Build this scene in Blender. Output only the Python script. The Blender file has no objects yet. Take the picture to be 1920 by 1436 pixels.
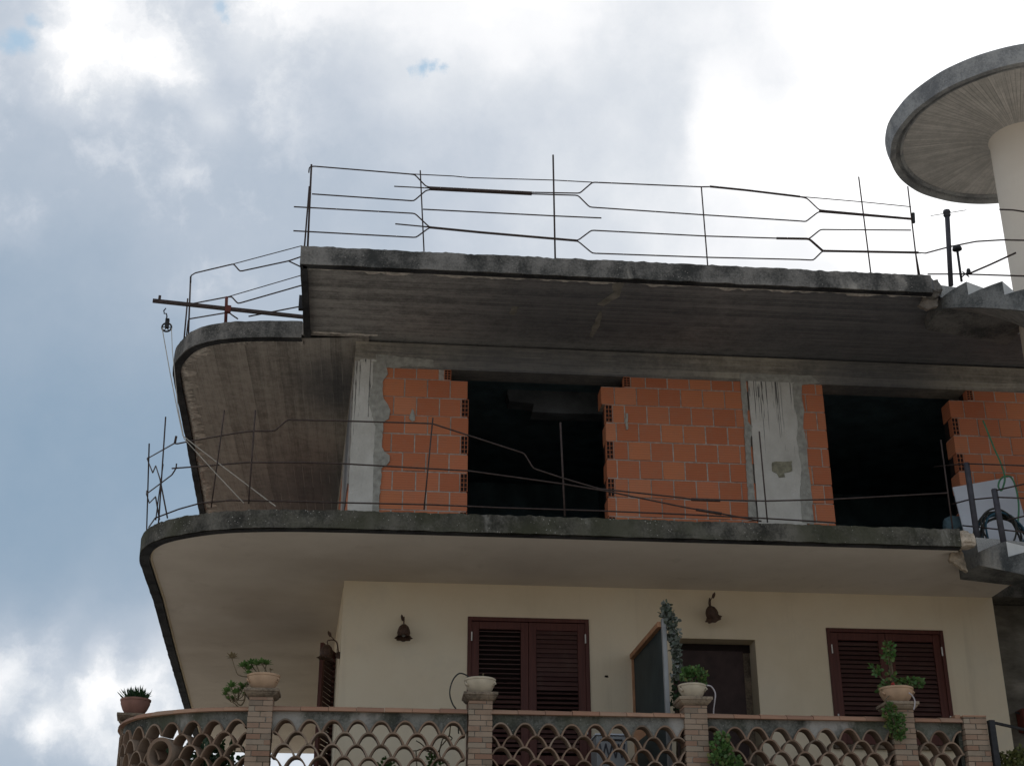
import bpy, bmesh, math, random
from mathutils import Vector, Matrix, noise
random.seed(7)
R = math.radians
scene = bpy.context.scene
col = scene.collection

# ------------------------------------------------------------------ camera
F = 2600.0; TH = math.atan(1174 / 2600.0); PS = R(5.4); DIST = 15.2
CAM = Vector((0, -DIST, 1.6))
cr = Vector((math.cos(PS), -math.sin(PS), 0))
cd = Vector((math.sin(PS) * math.cos(TH), math.cos(PS) * math.cos(TH), math.sin(TH)))
cu = cr.cross(cd)
cam = bpy.data.cameras.new('camera'); cam_o = bpy.data.objects.new('camera', cam); col.objects.link(cam_o)
cam.sensor_width = 36; cam.lens = F / 1920 * 36; cam.clip_end = 5000; cam.clip_start = 0.1
cam_o.matrix_world = Matrix(((cr.x, cu.x, -cd.x, CAM.x), (cr.y, cu.y, -cd.y, CAM.y), (cr.z, cu.z, -cd.z, CAM.z), (0, 0, 0, 1)))
scene.camera = cam_o

# sight lines were surveyed from the photograph: a sight line meets a real plane of the building
def ray(x, y): return cd + cr * ((x - 960) / F) + cu * ((718 - y) / F)
def onY(x, y, Y=0.0):
    v = ray(x, y); return CAM + v * ((Y - CAM.y) / v.y)
def onZ(x, y, Z):
    v = ray(x, y); return CAM + v * ((Z - CAM.z) / v.z)
def on_outline(x, y, pl):
    """first meeting of a sight line with the vertical surface standing on a plan outline"""
    v = ray(x, y); best = None
    for a, b in zip(pl, pl[1:]):
        ex, ey = b[0] - a[0], b[1] - a[1]
        den = v.x * ey - v.y * ex
        if abs(den) < 1e-9: continue
        qx, qy = a[0] - CAM.x, a[1] - CAM.y
        t = (qx * ey - qy * ex) / den; u = (qx * v.y - qy * v.x) / den
        if -0.001 <= u <= 1.001 and t > 0 and (best is None or t < best): best = t
    if best is None:
        return min((onY(x, y, p[1]) for p in pl), key=lambda q: min(abs(q.x - p[0]) for p in pl))
    return CAM + v * best

# ------------------------------------------------------------------ scene helpers
WL = {}
def tag(o, label=None, cat=None, group=None, kind=None):
    if label: o['label'] = label
    if cat: o['category'] = cat
    if group: o['group'] = group
    if kind: o['kind'] = kind
    return o
def thing(name, loc, label, cat, group=None):
    o = bpy.data.objects.new(name, None); col.objects.link(o); o.location = loc
    o.empty_display_size = 0.2
    WL[o.name] = Vector(loc); return tag(o, label, cat, group)

class MB:
    def __init__(s): s.v = []; s.f = []
    def add(s, vs, fs):
        n = len(s.v); s.v += [Vector(v) for v in vs]; s.f += [tuple(n + i for i in f) for f in fs]; return s
    def box(s, x0, x1, y0, y1, z0, z1, M=None):
        vs = [Vector(p) for p in ((x0, y0, z0), (x1, y0, z0), (x1, y1, z0), (x0, y1, z0), (x0, y0, z1), (x1, y0, z1), (x1, y1, z1), (x0, y1, z1))]
        if M: vs = [M @ v for v in vs]
        return s.add(vs, [(0, 3, 2, 1), (4, 5, 6, 7), (0, 1, 5, 4), (1, 2, 6, 5), (2, 3, 7, 6), (3, 0, 4, 7)])
    def tube(s, pts, r, seg=6, closed=False):
        pts = [Vector(p) for p in pts]; n = len(pts)
        if n < 2: return s
        rings = []; up = Vector((0.13, 0.21, 0.97)).normalized()
        for i, p in enumerate(pts):
            if closed: t = pts[(i + 1) % n] - pts[i - 1]
            else: t = pts[min(i + 1, n - 1)] - pts[max(i - 1, 0)]
            t.normalize()
            a = t.cross(up)
            if a.length < .2: a = t.cross(Vector((1, 0, 0)))
            a.normalize(); b = t.cross(a)
            rr = r(i / (n - 1)) if callable(r) else r
            rings.append([p + (a * math.cos(k * 2 * math.pi / seg) + b * math.sin(k * 2 * math.pi / seg)) * rr for k in range(seg)])
        base = len(s.v)
        for rg in rings: s.v += rg
        m = n if closed else n - 1
        for i in range(m):
            j = (i + 1) % n
            for k in range(seg):
                s.f.append((base + i * seg + k, base + i * seg + (k + 1) % seg, base + j * seg + (k + 1) % seg, base + j * seg + k))
        if not closed:
            s.f.append(tuple(base + k for k in reversed(range(seg)))); s.f.append(tuple(base + (n - 1) * seg + k for k in range(seg)))
        return s
    def lathe(s, prof, c, seg=24, M=None, wob=None):
        c = Vector(c); base = len(s.v)
        for (r, z) in prof:
            for k in range(seg):
                a = k * 2 * math.pi / seg
                rr = r + (wob(a, z, r) if wob else 0)
                p = Vector((math.cos(a) * rr, math.sin(a) * rr, z))
                if M: p = M @ p
                s.v.append(c + p)
        for i in range(len(prof) - 1):
            for k in range(seg):
                s.f.append((base + i * seg + k, base + i * seg + (k + 1) % seg, base + (i + 1) * seg + (k + 1) % seg, base + (i + 1) * seg + k))
        return s
    def build(s, name, mat, parent=None, smooth=False, bevel=0, loc=None, label=None):
        W = Vector((0, 0, 0))
        if parent is not None: W = WL[parent.name]
        elif loc is not None: W = Vector(loc)
        me = bpy.data.meshes.new(name); me.from_pydata([v - W for v in s.v], [], s.f); me.update()
        bm = bmesh.new(); bm.from_mesh(me); bmesh.ops.recalc_face_normals(bm, faces=bm.faces); bm.to_mesh(me); bm.free()
        if smooth:
            for p in me.polygons: p.use_smooth = True
        me.materials.append(mat)
        o = bpy.data.objects.new(name, me); col.objects.link(o)
        if parent is not None: o.parent = parent
        else: o.location = W
        WL[o.name] = W
        if smooth == 'auto':
            for p in me.polygons: p.use_smooth = True
            me.set_sharp_from_angle(angle=R(38))
        if bevel:
            b = o.modifiers.new('bevel', 'BEVEL'); b.width = bevel; b.segments = 2; b.limit_method = 'ANGLE'
        if label: o['label'] = label
        return o

def catmull(pts, n=6):
    pts = [Vector(p) for p in pts]; out = []
    P = [pts[0] * 2 - pts[1]] + pts + [pts[-1] * 2 - pts[-2]]
    for i in range(1, len(P) - 2):
        for k in range(n):
            t = k / n; a, b, c, d = P[i - 1], P[i], P[i + 1], P[i + 2]
            out.append(0.5 * ((2 * b) + (c - a) * t + (2 * a - 5 * b + 4 * c - d) * t * t + (3 * b - a - 3 * c + d) * t ** 3))
    out.append(pts[-1]); return out
def resample(pl, step):
    """plan polyline -> evenly spaced points [(x,y)]"""
    out = [Vector(pl[0]).to_2d() if len(pl[0]) > 2 else Vector(pl[0])]
    for a, b in zip(pl, pl[1:]):
        a = Vector((a[0], a[1])); b = Vector((b[0], b[1])); L = (b - a).length
        n = max(1, int(round(L / step)))
        for k in range(1, n + 1): out.append(a.lerp(b, k / n))
    return out
def normals(pl):
    ns = []
    for i in range(len(pl)):
        t = Vector((0, 0)); 
        if i > 0: t += (pl[i] - pl[i - 1]).normalized()
        if i < len(pl) - 1: t += (pl[i + 1] - pl[i]).normalized()
        t.normalize(); ns.append(Vector((-t.y, t.x)))
    return ns

# ------------------------------------------------------------------ materials
class N:
    def __init__(s, name):
        s.m = bpy.data.materials.new(name); s.m.use_nodes = True; s.t = s.m.node_tree; s.t.nodes.clear()
        s.out = s.n('ShaderNodeOutputMaterial'); s.b = s.n('ShaderNodeBsdfPrincipled')
        s.l(s.b.outputs[0], s.out.inputs[0]); s.tc = s.n('ShaderNodeTexCoord'); s.obj = s.tc.outputs['Object']
    def n(s, k, **kw):
        x = s.t.nodes.new(k)
        for a, b in kw.items(): setattr(x, a, b)
        return x
    def l(s, a, b): s.t.links.new(a, b)
    def setin(s, sock, v):
        if isinstance(v, bpy.types.NodeSocket): s.l(v, sock)
        elif v is not None: sock.default_value = v
    def math(s, op, a, b=None, c=None, clamp=False):
        x = s.n('ShaderNodeMath', operation=op, use_clamp=clamp); s.setin(x.inputs[0], a); s.setin(x.inputs[1], b)
        if c is not None: s.setin(x.inputs[2], c)
        return x.outputs[0]
    def noise(s, scale, detail=4, rough=.55, vec=None, stretch=None, dist=0):
        v = vec or s.obj
        if stretch:
            mp = s.n('ShaderNodeMapping'); s.l(v, mp.inputs[0]); mp.inputs['Scale'].default_value = stretch; v = mp.outputs[0]
        x = s.n('ShaderNodeTexNoise'); s.l(v, x.inputs['Vector']); x.inputs['Scale'].default_value = scale
        x.inputs['Detail'].default_value = detail; x.inputs['Roughness'].default_value = rough; x.inputs['Distortion'].default_value = dist
        return x.outputs['Fac']
    def ramp(s, fac, stops):
        x = s.n('ShaderNodeValToRGB'); s.l(fac, x.inputs[0]); e = x.color_ramp.elements
        while len(e) > 1: e.remove(e[-1])
        e[0].position = stops[0][0]; e[0].color = c4(stops[0][1])
        for p, c in stops[1:]:
            q = e.new(p); q.color = c4(c)
        return x.outputs[0]
    def step(s, fac, a, b): # smooth mask 0..1 between a and b
        x = s.n('ShaderNodeMapRange', interpolation_type='SMOOTHSTEP'); s.setin(x.inputs[0], fac)
        x.inputs[1].default_value = a; x.inputs[2].default_value = b; return x.outputs[0]
    def mix(s, fac, a, b, mode='MIX'):
        x = s.n('ShaderNodeMix', data_type='RGBA', blend_type=mode); s.setin(x.inputs[0], fac)
        s.setin(x.inputs[6], c4(a) if isinstance(a, tuple) else a); s.setin(x.inputs[7], c4(b) if isinstance(b, tuple) else b)
        return x.outputs[2]
    def fin(s, color, rough=.85, bump=None, dist=.01, strength=.6, spec=.3, metal=0):
        s.setin(s.b.inputs['Base Color'], c4(color) if isinstance(color, tuple) else color)
        s.setin(s.b.inputs['Roughness'], rough); s.b.inputs['Specular IOR Level'].default_value = spec; s.b.inputs['Metallic'].default_value = metal
        if bump is not None:
            x = s.n('ShaderNodeBump'); x.inputs['Distance'].default_value = dist; x.inputs['Strength'].default_value = strength
            s.l(bump, x.inputs['Height']); s.l(x.outputs[0], s.b.inputs['Normal'])
        return s.m
def c4(c): return (c[0], c[1], c[2], 1.0)

def plain(name, c, rough=.7, var=.25, scale=12, metal=0, bump=.3, dist=.004, spec=.3):
    g = N(name); f = g.noise(scale, 5)
    d = tuple(x * (1 - var) for x in c); h = tuple(min(1, x * (1 + var)) for x in c)
    colr = g.ramp(f, [(.3, d), (.7, h)])
    return g.fin(colr, rough, g.noise(scale * 4, 4), dist, bump, spec, metal)

def board_marked(name, base, dark, axis, pitch=.12, stain=None, tint=(0.46, 0.44, 0.41), soft=1.0):
    g = N(name); sp = g.n('ShaderNodeSeparateXYZ'); g.l(g.obj, sp.inputs[0]); X, Y, Z = sp.outputs
    if axis == 'y': s_, st = Y, (.35, 14, 6)
    elif axis == 'x': s_, st = X, (14, .35, 6)
    elif axis == 'z': s_, st = Z, (.5, 6, 15)
    if axis == 'radial':
        ang = g.math('ARCTAN2', Y, X); s_ = g.math('MULTIPLY', ang, 1.0)
        cmb = g.n('ShaderNodeCombineXYZ'); g.l(g.math('MULTIPLY', ang, 60.0), cmb.inputs[0])
        rad = g.math('SQRT', g.math('ADD', g.math('MULTIPLY', X, X), g.math('MULTIPLY', Y, Y)))
        g.l(g.math('MULTIPLY', rad, .8), cmb.inputs[1]); streak = g.noise(1.0, 4, vec=cmb.outputs[0])
    else:
        streak = g.math('ADD', g.math('MULTIPLY', g.noise(1.3, 6, .62, stretch=st), .55), g.math('MULTIPLY', g.noise(4.2, 6, .72, stretch=st), .6))
    wob = g.math('MULTIPLY', g.math('SUBTRACT', g.noise(.8, 2), .5), .05)
    q = g.math('ADD', g.math('DIVIDE', s_, pitch), wob)
    bid = g.math('FLOOR', q); fr = g.math('SUBTRACT', q, bid)
    wn = g.n('ShaderNodeTexWhiteNoise', noise_dimensions='1D'); g.l(bid, wn.inputs['W']); bv = wn.outputs['Value']
    joint = g.math('MAXIMUM', g.math('LESS_THAN', fr, .05), g.math('GREATER_THAN', fr, .96))
    jmask = g.math('MULTIPLY', joint, g.step(g.noise(1.7, 3), .40, .60))
    big = g.noise(.55, 5, .6); fine = g.noise(28, 5, .7)
    v = g.math('ADD', g.math('MULTIPLY', bv, .2), g.math('MULTIPLY', streak, .95))
    v = g.math('ADD', v, g.math('MULTIPLY', fine, .45)); v = g.math('ADD', v, g.math('MULTIPLY', big, .35)); v = g.math('ADD', v, g.math('MULTIPLY', g.math('SUBTRACT', g.noise(6.5, 7, .72), .5), .9))
    colr = g.mix(g.step(v, .70, 1.30), dark, base)
    if stain:
        sc = None
        for (sx, sy, sr, axx) in stain:       # soot marks with a place of their own on the slab
            d = g.n('ShaderNodeVectorMath', operation='DISTANCE')
            cmb = g.n('ShaderNodeCombineXYZ'); g.l(g.math('MULTIPLY', g.math('SUBTRACT', X, sx), axx), cmb.inputs[0])
            g.l(g.math('SUBTRACT', Y, sy), cmb.inputs[1]); g.l(cmb.outputs[0], d.inputs[0])
            dd = g.math('ADD', d.outputs['Value'], g.math('MULTIPLY', g.math('SUBTRACT', g.noise(1.6, 5, .65), .5), sr * 1.0 * soft))
            m = g.math('SUBTRACT', 1.0, g.step(dd, sr * .2, sr * 1.15))
            sc = m if sc is None else g.math('MAXIMUM', sc, m)
        colr = g.mix(g.math('MULTIPLY', sc, .70), colr, (0.085, 0.094, 0.11))
    colr = g.mix(g.math('MULTIPLY', jmask, .5), colr, tint)
    h = g.math('ADD', g.math('MULTIPLY', streak, .6), g.math('ADD', g.math('MULTIPLY', bv, .5), g.math('MULTIPLY', joint, .6)))
    return g.fin(colr, .92, g.math('ADD', h, g.math('MULTIPLY', fine, .4)), .012, .8, .15)

def weathered(name, base, dark, white, moss=None, wamt=.62, spot=.5, zrange=None):
    g = N(name); a = g.noise(3.2, 7, .65); v = g.noise(1.6, 5, .6, stretch=(1.5, 1.5, .25)); f = g.noise(40, 4, .7)
    k = g.math('ADD', g.math('MULTIPLY', a, .75), g.math('ADD', g.math('MULTIPLY', v, .55), g.math('MULTIPLY', f, .4)))
    c = g.mix(g.step(k, .68, 1.02), dark, base)
    if moss: c = g.mix(g.math('MULTIPLY', g.step(g.noise(1.1, 5), .45, .65), .75), c, moss)
    c = g.mix(g.math('MULTIPLY', g.step(g.noise(1.15, 6, .6, stretch=(1.0, 1.0, .5), dist=.4), wamt, wamt + .1), .6), c, white)
    vo = g.n('ShaderNodeTexVoronoi'); g.l(g.obj, vo.inputs['Vector']); vo.inputs['Scale'].default_value = 26
    sp = g.math('LESS_THAN', vo.outputs['Distance'], .13)
    sp = g.math('MULTIPLY', sp, g.step(g.noise(2.5, 3), .45, .6)); c = g.mix(g.math('MULTIPLY', sp, spot), c, white)
    return g.fin(c, .95, g.math('ADD', g.math('MULTIPLY', a, 1.0), g.math('MULTIPLY', f, .5)), .02, .8, .12)

def island(name, cols, rough=.8, groove=None, bump=.4, dirt=None, spec=.2, trans=0):
    g = N(name); ge = g.n('ShaderNodeNewGeometry'); r = ge.outputs['Random Per Island']
    c = g.ramp(r, [(i / (len(cols) - 1), k) for i, k in enumerate(cols)])
    f = g.noise(9, 5, .65); c = g.mix(g.math('MULTIPLY', g.step(f, .45, .75), .35), c, dirt or tuple(x * .6 for x in cols[0]))
    h = g.noise(45, 4)
    if groove:
        sp = g.n('ShaderNodeSeparateXYZ'); g.l(g.obj, sp.inputs[0])
        w = g.math('SINE', g.math('MULTIPLY', sp.outputs[2], 2 * math.pi / groove)); h = g.math('ADD', g.math('MULTIPLY', w, .45), h)
        c = g.mix(g.math('MULTIPLY', g.step(w, .3, .95), .22), c, tuple(x * .55 for x in cols[0]))
    m = g.fin(c, rough, h, .006, bump, spec)
    return m

M = {}
M['plaster'] = None
g = N('cream_plaster'); a = g.noise(.8, 6, .6); b = g.noise(22, 5, .7)
c = g.ramp(a, [(.3, (.70, .59, .42)), (.5, (.76, .65, .48)), (.72, (.79, .70, .53))])
st = g.noise(1.0, 5, .6, stretch=(4, 4, .3)); c = g.mix(g.math('MULTIPLY', g.step(st, .55, .75), .28), c, (.44, .36, .26))
c = g.mix(g.math('MULTIPLY', g.step(g.noise(1.6, 6, .7, dist=.4), .5, .72), .16), c, (.50, .45, .38))
M['plaster'] = g.fin(c, .9, b, .004, .5, .15)
g = N('soffit_plaster'); a = g.noise(1.1, 6, .6); c = g.ramp(a, [(.3, (.64, .58, .51)), (.55, (.71, .65, .575)), (.75, (.76, .70, .63))])
c = g.mix(g.math('MULTIPLY', g.step(g.noise(.4, 4), .5, .7), .35), c, (.42, .34, .27))
c = g.mix(g.math('MULTIPLY', g.step(g.noise(1.7, 7, .68, dist=.5), .56, .7), .22), c, (.36, .31, .26))
M['soffit'] = g.fin(c, .92, g.noise(30, 5, .7), .004, .5, .1)
M['board_roof'] = board_marked('board_marked_concrete', (.42, .41, .395), (.15, .148, .144), 'y', .10, stain=[(-.6, -5.0, 1.5, .6), (3.2, -4.9, 2.6, .6)], soft=.35)
M['board_wing'] = board_marked('board_marked_wing_concrete', (.44, .405, .365), (.20, .182, .162), 'x', .13, stain=[(-3.6, -2.6, 1.25, 1.5), (-3.8, 1.6, 2.6, 1.6)], soft=.6)
M['board_beam'] = board_marked('board_marked_beam_concrete', (.46, .415, .34), (.19, .17, .14), 'z', .085, stain=[(-1.2, -4.0, 2.2, 1.0), (3.0, -4.0, 1.2, 1.0)], soft=.8)
M['board_disc'] = board_marked('radial_board_concrete', (.68, .64, .595), (.44, .42, .39), 'radial', .045, tint=(.22, .21, .20))
M['fascia_up'] = weathered('weathered_edge_concrete', (.235, .22, .20), (.05, .05, .047), (.50, .46, .40), None, .575, .7)
M['fascia_low'] = weathered('mossy_edge_concrete', (.16, .148, .125), (.036, .035, .03), (.38, .36, .32), (.055, .056, .034), .61, .9)
M['dark_lip'] = weathered('sooty_drip_edge', (.06, .062, .065), (.02, .021, .024), (.15, .15, .14), None, .7, .2)
M['recess'] = plain('recess_fill', (.30, .28, .20), .95, .3, 20, bump=1, dist=.02)
M['crust'] = plain('lime_crust', (.56, .52, .47), .95, .35, 16, bump=.8, dist=.01)
M['column'] = None
g = N('column_concrete'); a = g.noise(2.2, 7, .65); f = g.noise(36, 5, .7)
c = g.ramp(a, [(.3, (.48, .455, .40)), (.55, (.60, .57, .51)), (.75, (.68, .65, .59))])
sp = g.n('ShaderNodeSeparateXYZ'); g.l(g.obj, sp.inputs[0])
dr = g.noise(1.0, 3, .5, stretch=(75, 75, .55)); topm = g.step(sp.outputs[2], 7.55, 8.6)
thr = g.step(g.math('ADD', dr, g.math('MULTIPLY', topm, .13)), .685, .72)
c = g.mix(g.math('MULTIPLY', thr, .85), c, (.055, .052, .05))
c = g.mix(g.math('MULTIPLY', g.step(f, .62, .72), .3), c, (.18, .17, .16))
M['column'] = g.fin(c, .93, g.math('ADD', a, f), .012, .8, .12)
M['smear'] = plain('mortar_smear', (.36, .345, .30), .95, .25, 14, bump=.9, dist=.012)
M['block'] = island('hollow_clay_block', [(.46, .15, .07), (.57, .20, .10), (.50, .165, .08), (.60, .235, .12), (.46, .145, .07), (.54, .19, .09), (.59, .215, .10)], .88, groove=.03, dirt=(.42, .21, .13), bump=.25)
M['hole'] = plain('cavity_shade', (.02, .012, .01), .9, .2)  # near-black, stands in for the shade inside cells and openings
M['mortar'] = plain('joint_mortar', (.40, .35, .30), .95, .3, 20)
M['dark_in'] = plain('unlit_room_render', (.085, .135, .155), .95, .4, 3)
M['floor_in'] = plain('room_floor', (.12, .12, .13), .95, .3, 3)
M['rebar'] = plain('rusted_rebar', (.062, .044, .038), .75, .35, 30, metal=.3)
M['rust_red'] = plain('red_oxide_steel', (.12, .030, .022), .7, .3, 20)
M['iron'] = plain('dark_iron', (.03, .03, .032), .6, .3, 20, metal=.4)
M['greyiron'] = plain('grey_painted_post', (.05, .048, .056), .65, .3, 14)
M['shutter'] = None
g = N('maroon_wood'); f = g.noise(3, 5, .6, stretch=(14, 14, .6)); c = g.ramp(f, [(.3, (.070, .021, .015)), (.7, (.115, .036, .026))])
M['shutter'] = g.fin(c, .55, f, .003, .4, .3)
M['slat'] = island('maroon_slat', [(.075, .034, .030), (.09, .044, .038), (.062, .028, .026), (.10, .052, .044)], .55, bump=.2, spec=.35, dirt=(.12, .08, .065))
M['white_metal'] = plain('white_hinge', (.7, .68, .64), .5, .1)
M['door_dark'] = plain('dark_brown_roller', (.050, .030, .027), .7, .25, 8)
M['terra'] = island('terracotta_roof_tile', [(.22, .145, .10), (.29, .20, .14), (.17, .115, .08), (.29, .22, .165), (.23, .145, .10), (.15, .115, .085)], .85, dirt=(.13, .11, .08))
M['coping'] = island('terracotta_coping', [(.31, .165, .105), (.38, .225, .145), (.25, .135, .09), (.37, .25, .17)], .8, dirt=(.2, .13, .09))
M['pillar'] = island('pillar_brick', [(.29, .20, .14), (.34, .25, .18), (.26, .15, .10), (.34, .27, .20), (.20, .15, .11)], .9, dirt=(.12, .10, .075))
M['capital'] = weathered('capital_stone', (.30, .235, .17), (.07, .058, .045), (.4, .36, .3), None, .66, .3)
M['band'] = weathered('balustrade_mortar', (.22, .215, .19), (.05, .052, .045), (.48, .45, .41), (.08, .085, .055), .56, .5)
M['pot'] = plain('terracotta_pot', (.46, .31, .20), .8, .2, 7)
M['pot_pale'] = plain('pale_clay_pot', (.50, .43, .32), .8, .2, 7)
M['pot_dark'] = plain('dark_clay_pot', (.25, .13, .10), .85, .25, 7)
M['soil'] = plain('potting_soil', (.05, .035, .025), .95, .3, 30)
def leafm(name, cols):
    m = island(name, cols, .55, bump=.2, spec=.35, dirt=tuple(x * .8 for x in cols[0]))
    b = [x for x in m.node_tree.nodes if x.type == 'BSDF_PRINCIPLED'][0]
    t = m.node_tree; tr = t.nodes.new('ShaderNodeBsdfTranslucent'); mx = t.nodes.new('ShaderNodeMixShader'); mx.inputs[0].default_value = .3
    t.links.new(b.inputs['Base Color'].links[0].from_socket, tr.inputs[0])
    o = [x for x in t.nodes if x.type == 'OUTPUT_MATERIAL'][0]
    t.links.new(b.outputs[0], mx.inputs[1]); t.links.new(tr.outputs[0], mx.inputs[2]); t.links.new(mx.outputs[0], o.inputs[0]); return m
M['leaf'] = leafm('geranium_leaf', [(.075, .16, .04), (.13, .24, .06), (.05, .12, .03), (.11, .19, .06), (.09, .15, .05), (.21, .19, .06)])
M['succ'] = leafm('succulent_leaf', [(.10, .19, .05), (.15, .25, .08), (.08, .15, .04)])
M['dryleaf'] = leafm('dry_rosette', [(.20, .16, .08), (.26, .2, .12)])
M['darkleaf'] = leafm('dark_shrub_leaf', [(.025, .06, .02), (.04, .085, .03), (.02, .045, .02)])
M['ivy'] = leafm('variegated_garland_leaf', [(.06, .085, .055), (.22, .24, .21), (.07, .10, .055), (.42, .43, .41)])
M['stem'] = plain('plant_stem', (.13, .10, .06), .8, .2)
M['redpetal'] = plain('red_petal', (.45, .06, .05), .6, .2)
M['lampmetal'] = plain('aged_bronze', (.085, .05, .035), .6, .4, 40, metal=.3)
M['tarp'] = plain('dark_green_sheet', (.030, .045, .048), .6, .3, 3)
M['tan'] = plain('tan_wood_edge', (.42, .22, .12), .75, .2, 10)
M['offwhite'] = plain('off_white_paint', (.28, .285, .285), .6, .12, 5)
M['board_white'] = plain('white_sheet', (.60, .62, .66), .45, .06, 3)
M['hose_blue'] = plain('blue_hose', (.02, .075, .11), .4, .2)
M['hose_green'] = plain('green_hose', (.06, .20, .10), .4, .2)
M['hose_black'] = plain('black_hose', (.03, .03, .025), .5, .2)
M['hose_white'] = plain('pale_hose', (.42, .38, .38), .5, .15)
M['rope'] = plain('pale_rope', (.35, .32, .27), .8, .2)
M['riser'] = plain('pale_stair_riser', (.62, .61, .58), .9, .12, 4)
M['stair'] = weathered('stair_concrete', (.22, .22, .21), (.07, .074, .074), (.42, .39, .34), None, .60, .2)
M['core'] = None
g = N('tower_render'); a = g.noise(1.0, 6); sp = g.n('ShaderNodeSeparateXYZ'); g.l(g.obj, sp.inputs[0])
c = g.ramp(a, [(.3, (.74, .65, .54)), (.7, (.84, .76, .65))])
M['core'] = g.fin(c, .9, g.noise(26, 5), .005, .5, .1)
M['greywall'] = None
g = N('rough_grey_render'); a = g.noise(2.0, 7, .65, stretch=(1, 1, 2.4)); c = g.ramp(a, [(.32, (.085, .078, .064)), (.5, (.15, .135, .11)), (.68, (.25, .225, .19))])
M['greywall'] = g.fin(c, .95, a, .03, .8, .1)
M['asphalt'] = plain('street_paving', (.40, .355, .30), .9, .25, 2.5)

# ------------------------------------------------------------------ plan outlines (metres)
Z1, Z2, Z3 = 3.0, 5.985, 9.0           # soffits of the three slabs
corner = catmull([(-2.69, .9, 0), (-2.64, -.2, 0), (-2.60, -.75, 0), (-2.47, -1.16, 0), (-2.22, -1.47, 0), (-1.72, -1.76, 0), (-1.15, -1.885, 0), (-.5, -1.925, 0), (.1, -1.93, 0)], 6)
LOW = resample([(-3.33, 11.65), (-3.10, 7.38), (-2.83, 3.0)] + [(p.x, p.y) for p in corner] + [(5.93, -1.93)], .035)
wing_c = catmull([(-2.86, 2.9, 0), (-2.80, 1.45, 0), (-2.755, .93, 0), (-2.62, .56, 0), (-2.45, .28, 0), (-2.2, .09, 0), (-1.85, -.03, 0), (-1.5, -.085, 0), (-1.11, -.11, 0)], 6)
WING = resample([(-3.25, 11.6), (-3.03, 6.3)] + [(p.x, p.y) for p in wing_c], .045)
ROOF = resample([(-1.08, -.11), (-1.05, -1.9), (6.02, -1.9)], .035)
def inset(pl, d):
    return [p + n * d for p, n in zip(pl, normals(pl))]
def slab(prefix, pl, closing, zs, ztop, zlip, lipw, m_edge, m_soffit, root, jag=.012, extra_inner=None):
    ns = normals(pl); inner = [p + n * lipw for p, n in zip(pl, ns)]
    inn2 = [p + n * (lipw + .10) for p, n in zip(pl, ns)]
    mb = MB(); n = len(pl)
    rows = []
    for j, (q, z0) in enumerate(((inner, zs + .01), (inner, zlip), (pl, zlip), (pl, (zlip + ztop) / 2), (pl, ztop), (inn2, ztop))):
        row = []
        for i, p in enumerate(q):
            z = z0; x, y = p.x, p.y
            if j in (4, 5): z += jag * (.45 * noise.noise(Vector((x * 3.1, y * 3.1, zs))) + .45 * noise.noise(Vector((x * 17, y * 17, zs))) + .5 * noise.noise(Vector((x * 41, y * 41, zs))) - 1.2 * max(0, noise.noise(Vector((x * 5.3, y * 5.3, zs + 9))) - .35)) * (1 if j == 4 else .6)
            if j in (1, 2): z += jag * .5 * noise.noise(Vector((x * 7, y * 7, zs + 3)))
            if j in (2, 3, 4):
                k = .008 * noise.noise(Vector((x * 5, y * 5, z * 8 + 7))); x -= ns[i].x * k; y -= ns[i].y * k
            row.append(Vector((x, y, z)))
        rows.append(row)
    for row in rows: mb.v += row
    for j in range(len(rows) - 1):
        for i in range(n - 1):
            a = j * n + i; mb.f.append((a, a + 1, a + n + 1, a + n))
    # top screed
    top = [Vector((p.x, p.y, ztop - .03)) for p in inn2] + [Vector((x, y, ztop - .03)) for x, y in closing]
    mb.add(top, [tuple(range(len(top)))])
    e = mb.build('slab_edge', m_edge, root, smooth='auto')
    sb = MB(); lo = [Vector((p.x, p.y, zs)) for p in inner] + [Vector((x, y, zs)) for x, y in closing]
    sb.add(lo, [tuple(range(len(lo)))])
    # closed sides behind the edge so the slab has its thickness
    cl = [(pl[-1].x, pl[-1].y)] + list(closing) + [(pl[0].x, pl[0].y)]
    for (x0, y0), (x1, y1) in zip(cl, cl[1:]):
        sb.add([(x0, y0, zs), (x1, y1, zs), (x1, y1, ztop - .03), (x0, y0, ztop - .03)], [(0, 1, 2, 3)])
    so = sb.build('soffit', m_soffit, root)
    return e, so
def lipstrip(pl, zlip, w, mat, root, name='drip_edge'):
    ns = normals(pl); mb = MB(); n = len(pl)
    for i, p in enumerate(pl):
        q = p + ns[i] * .006; mb.v.append(Vector((q.x, q.y, zlip - .012)))
    for i, p in enumerate(pl):
        q = p + ns[i] * w; mb.v.append(Vector((q.x, q.y, zlip - .012)))
    for i, p in enumerate(pl):
        q = p + ns[i] * w; mb.v.append(Vector((q.x, q.y, zlip + .03)))
    for i in range(n - 1):
        mb.f.append((i, i + 1, n + i + 1, n + i)); mb.f.append((n + i, n + i + 1, 2 * n + i + 1, 2 * n + i))
    return mb.build(name, mat, root)
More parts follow.
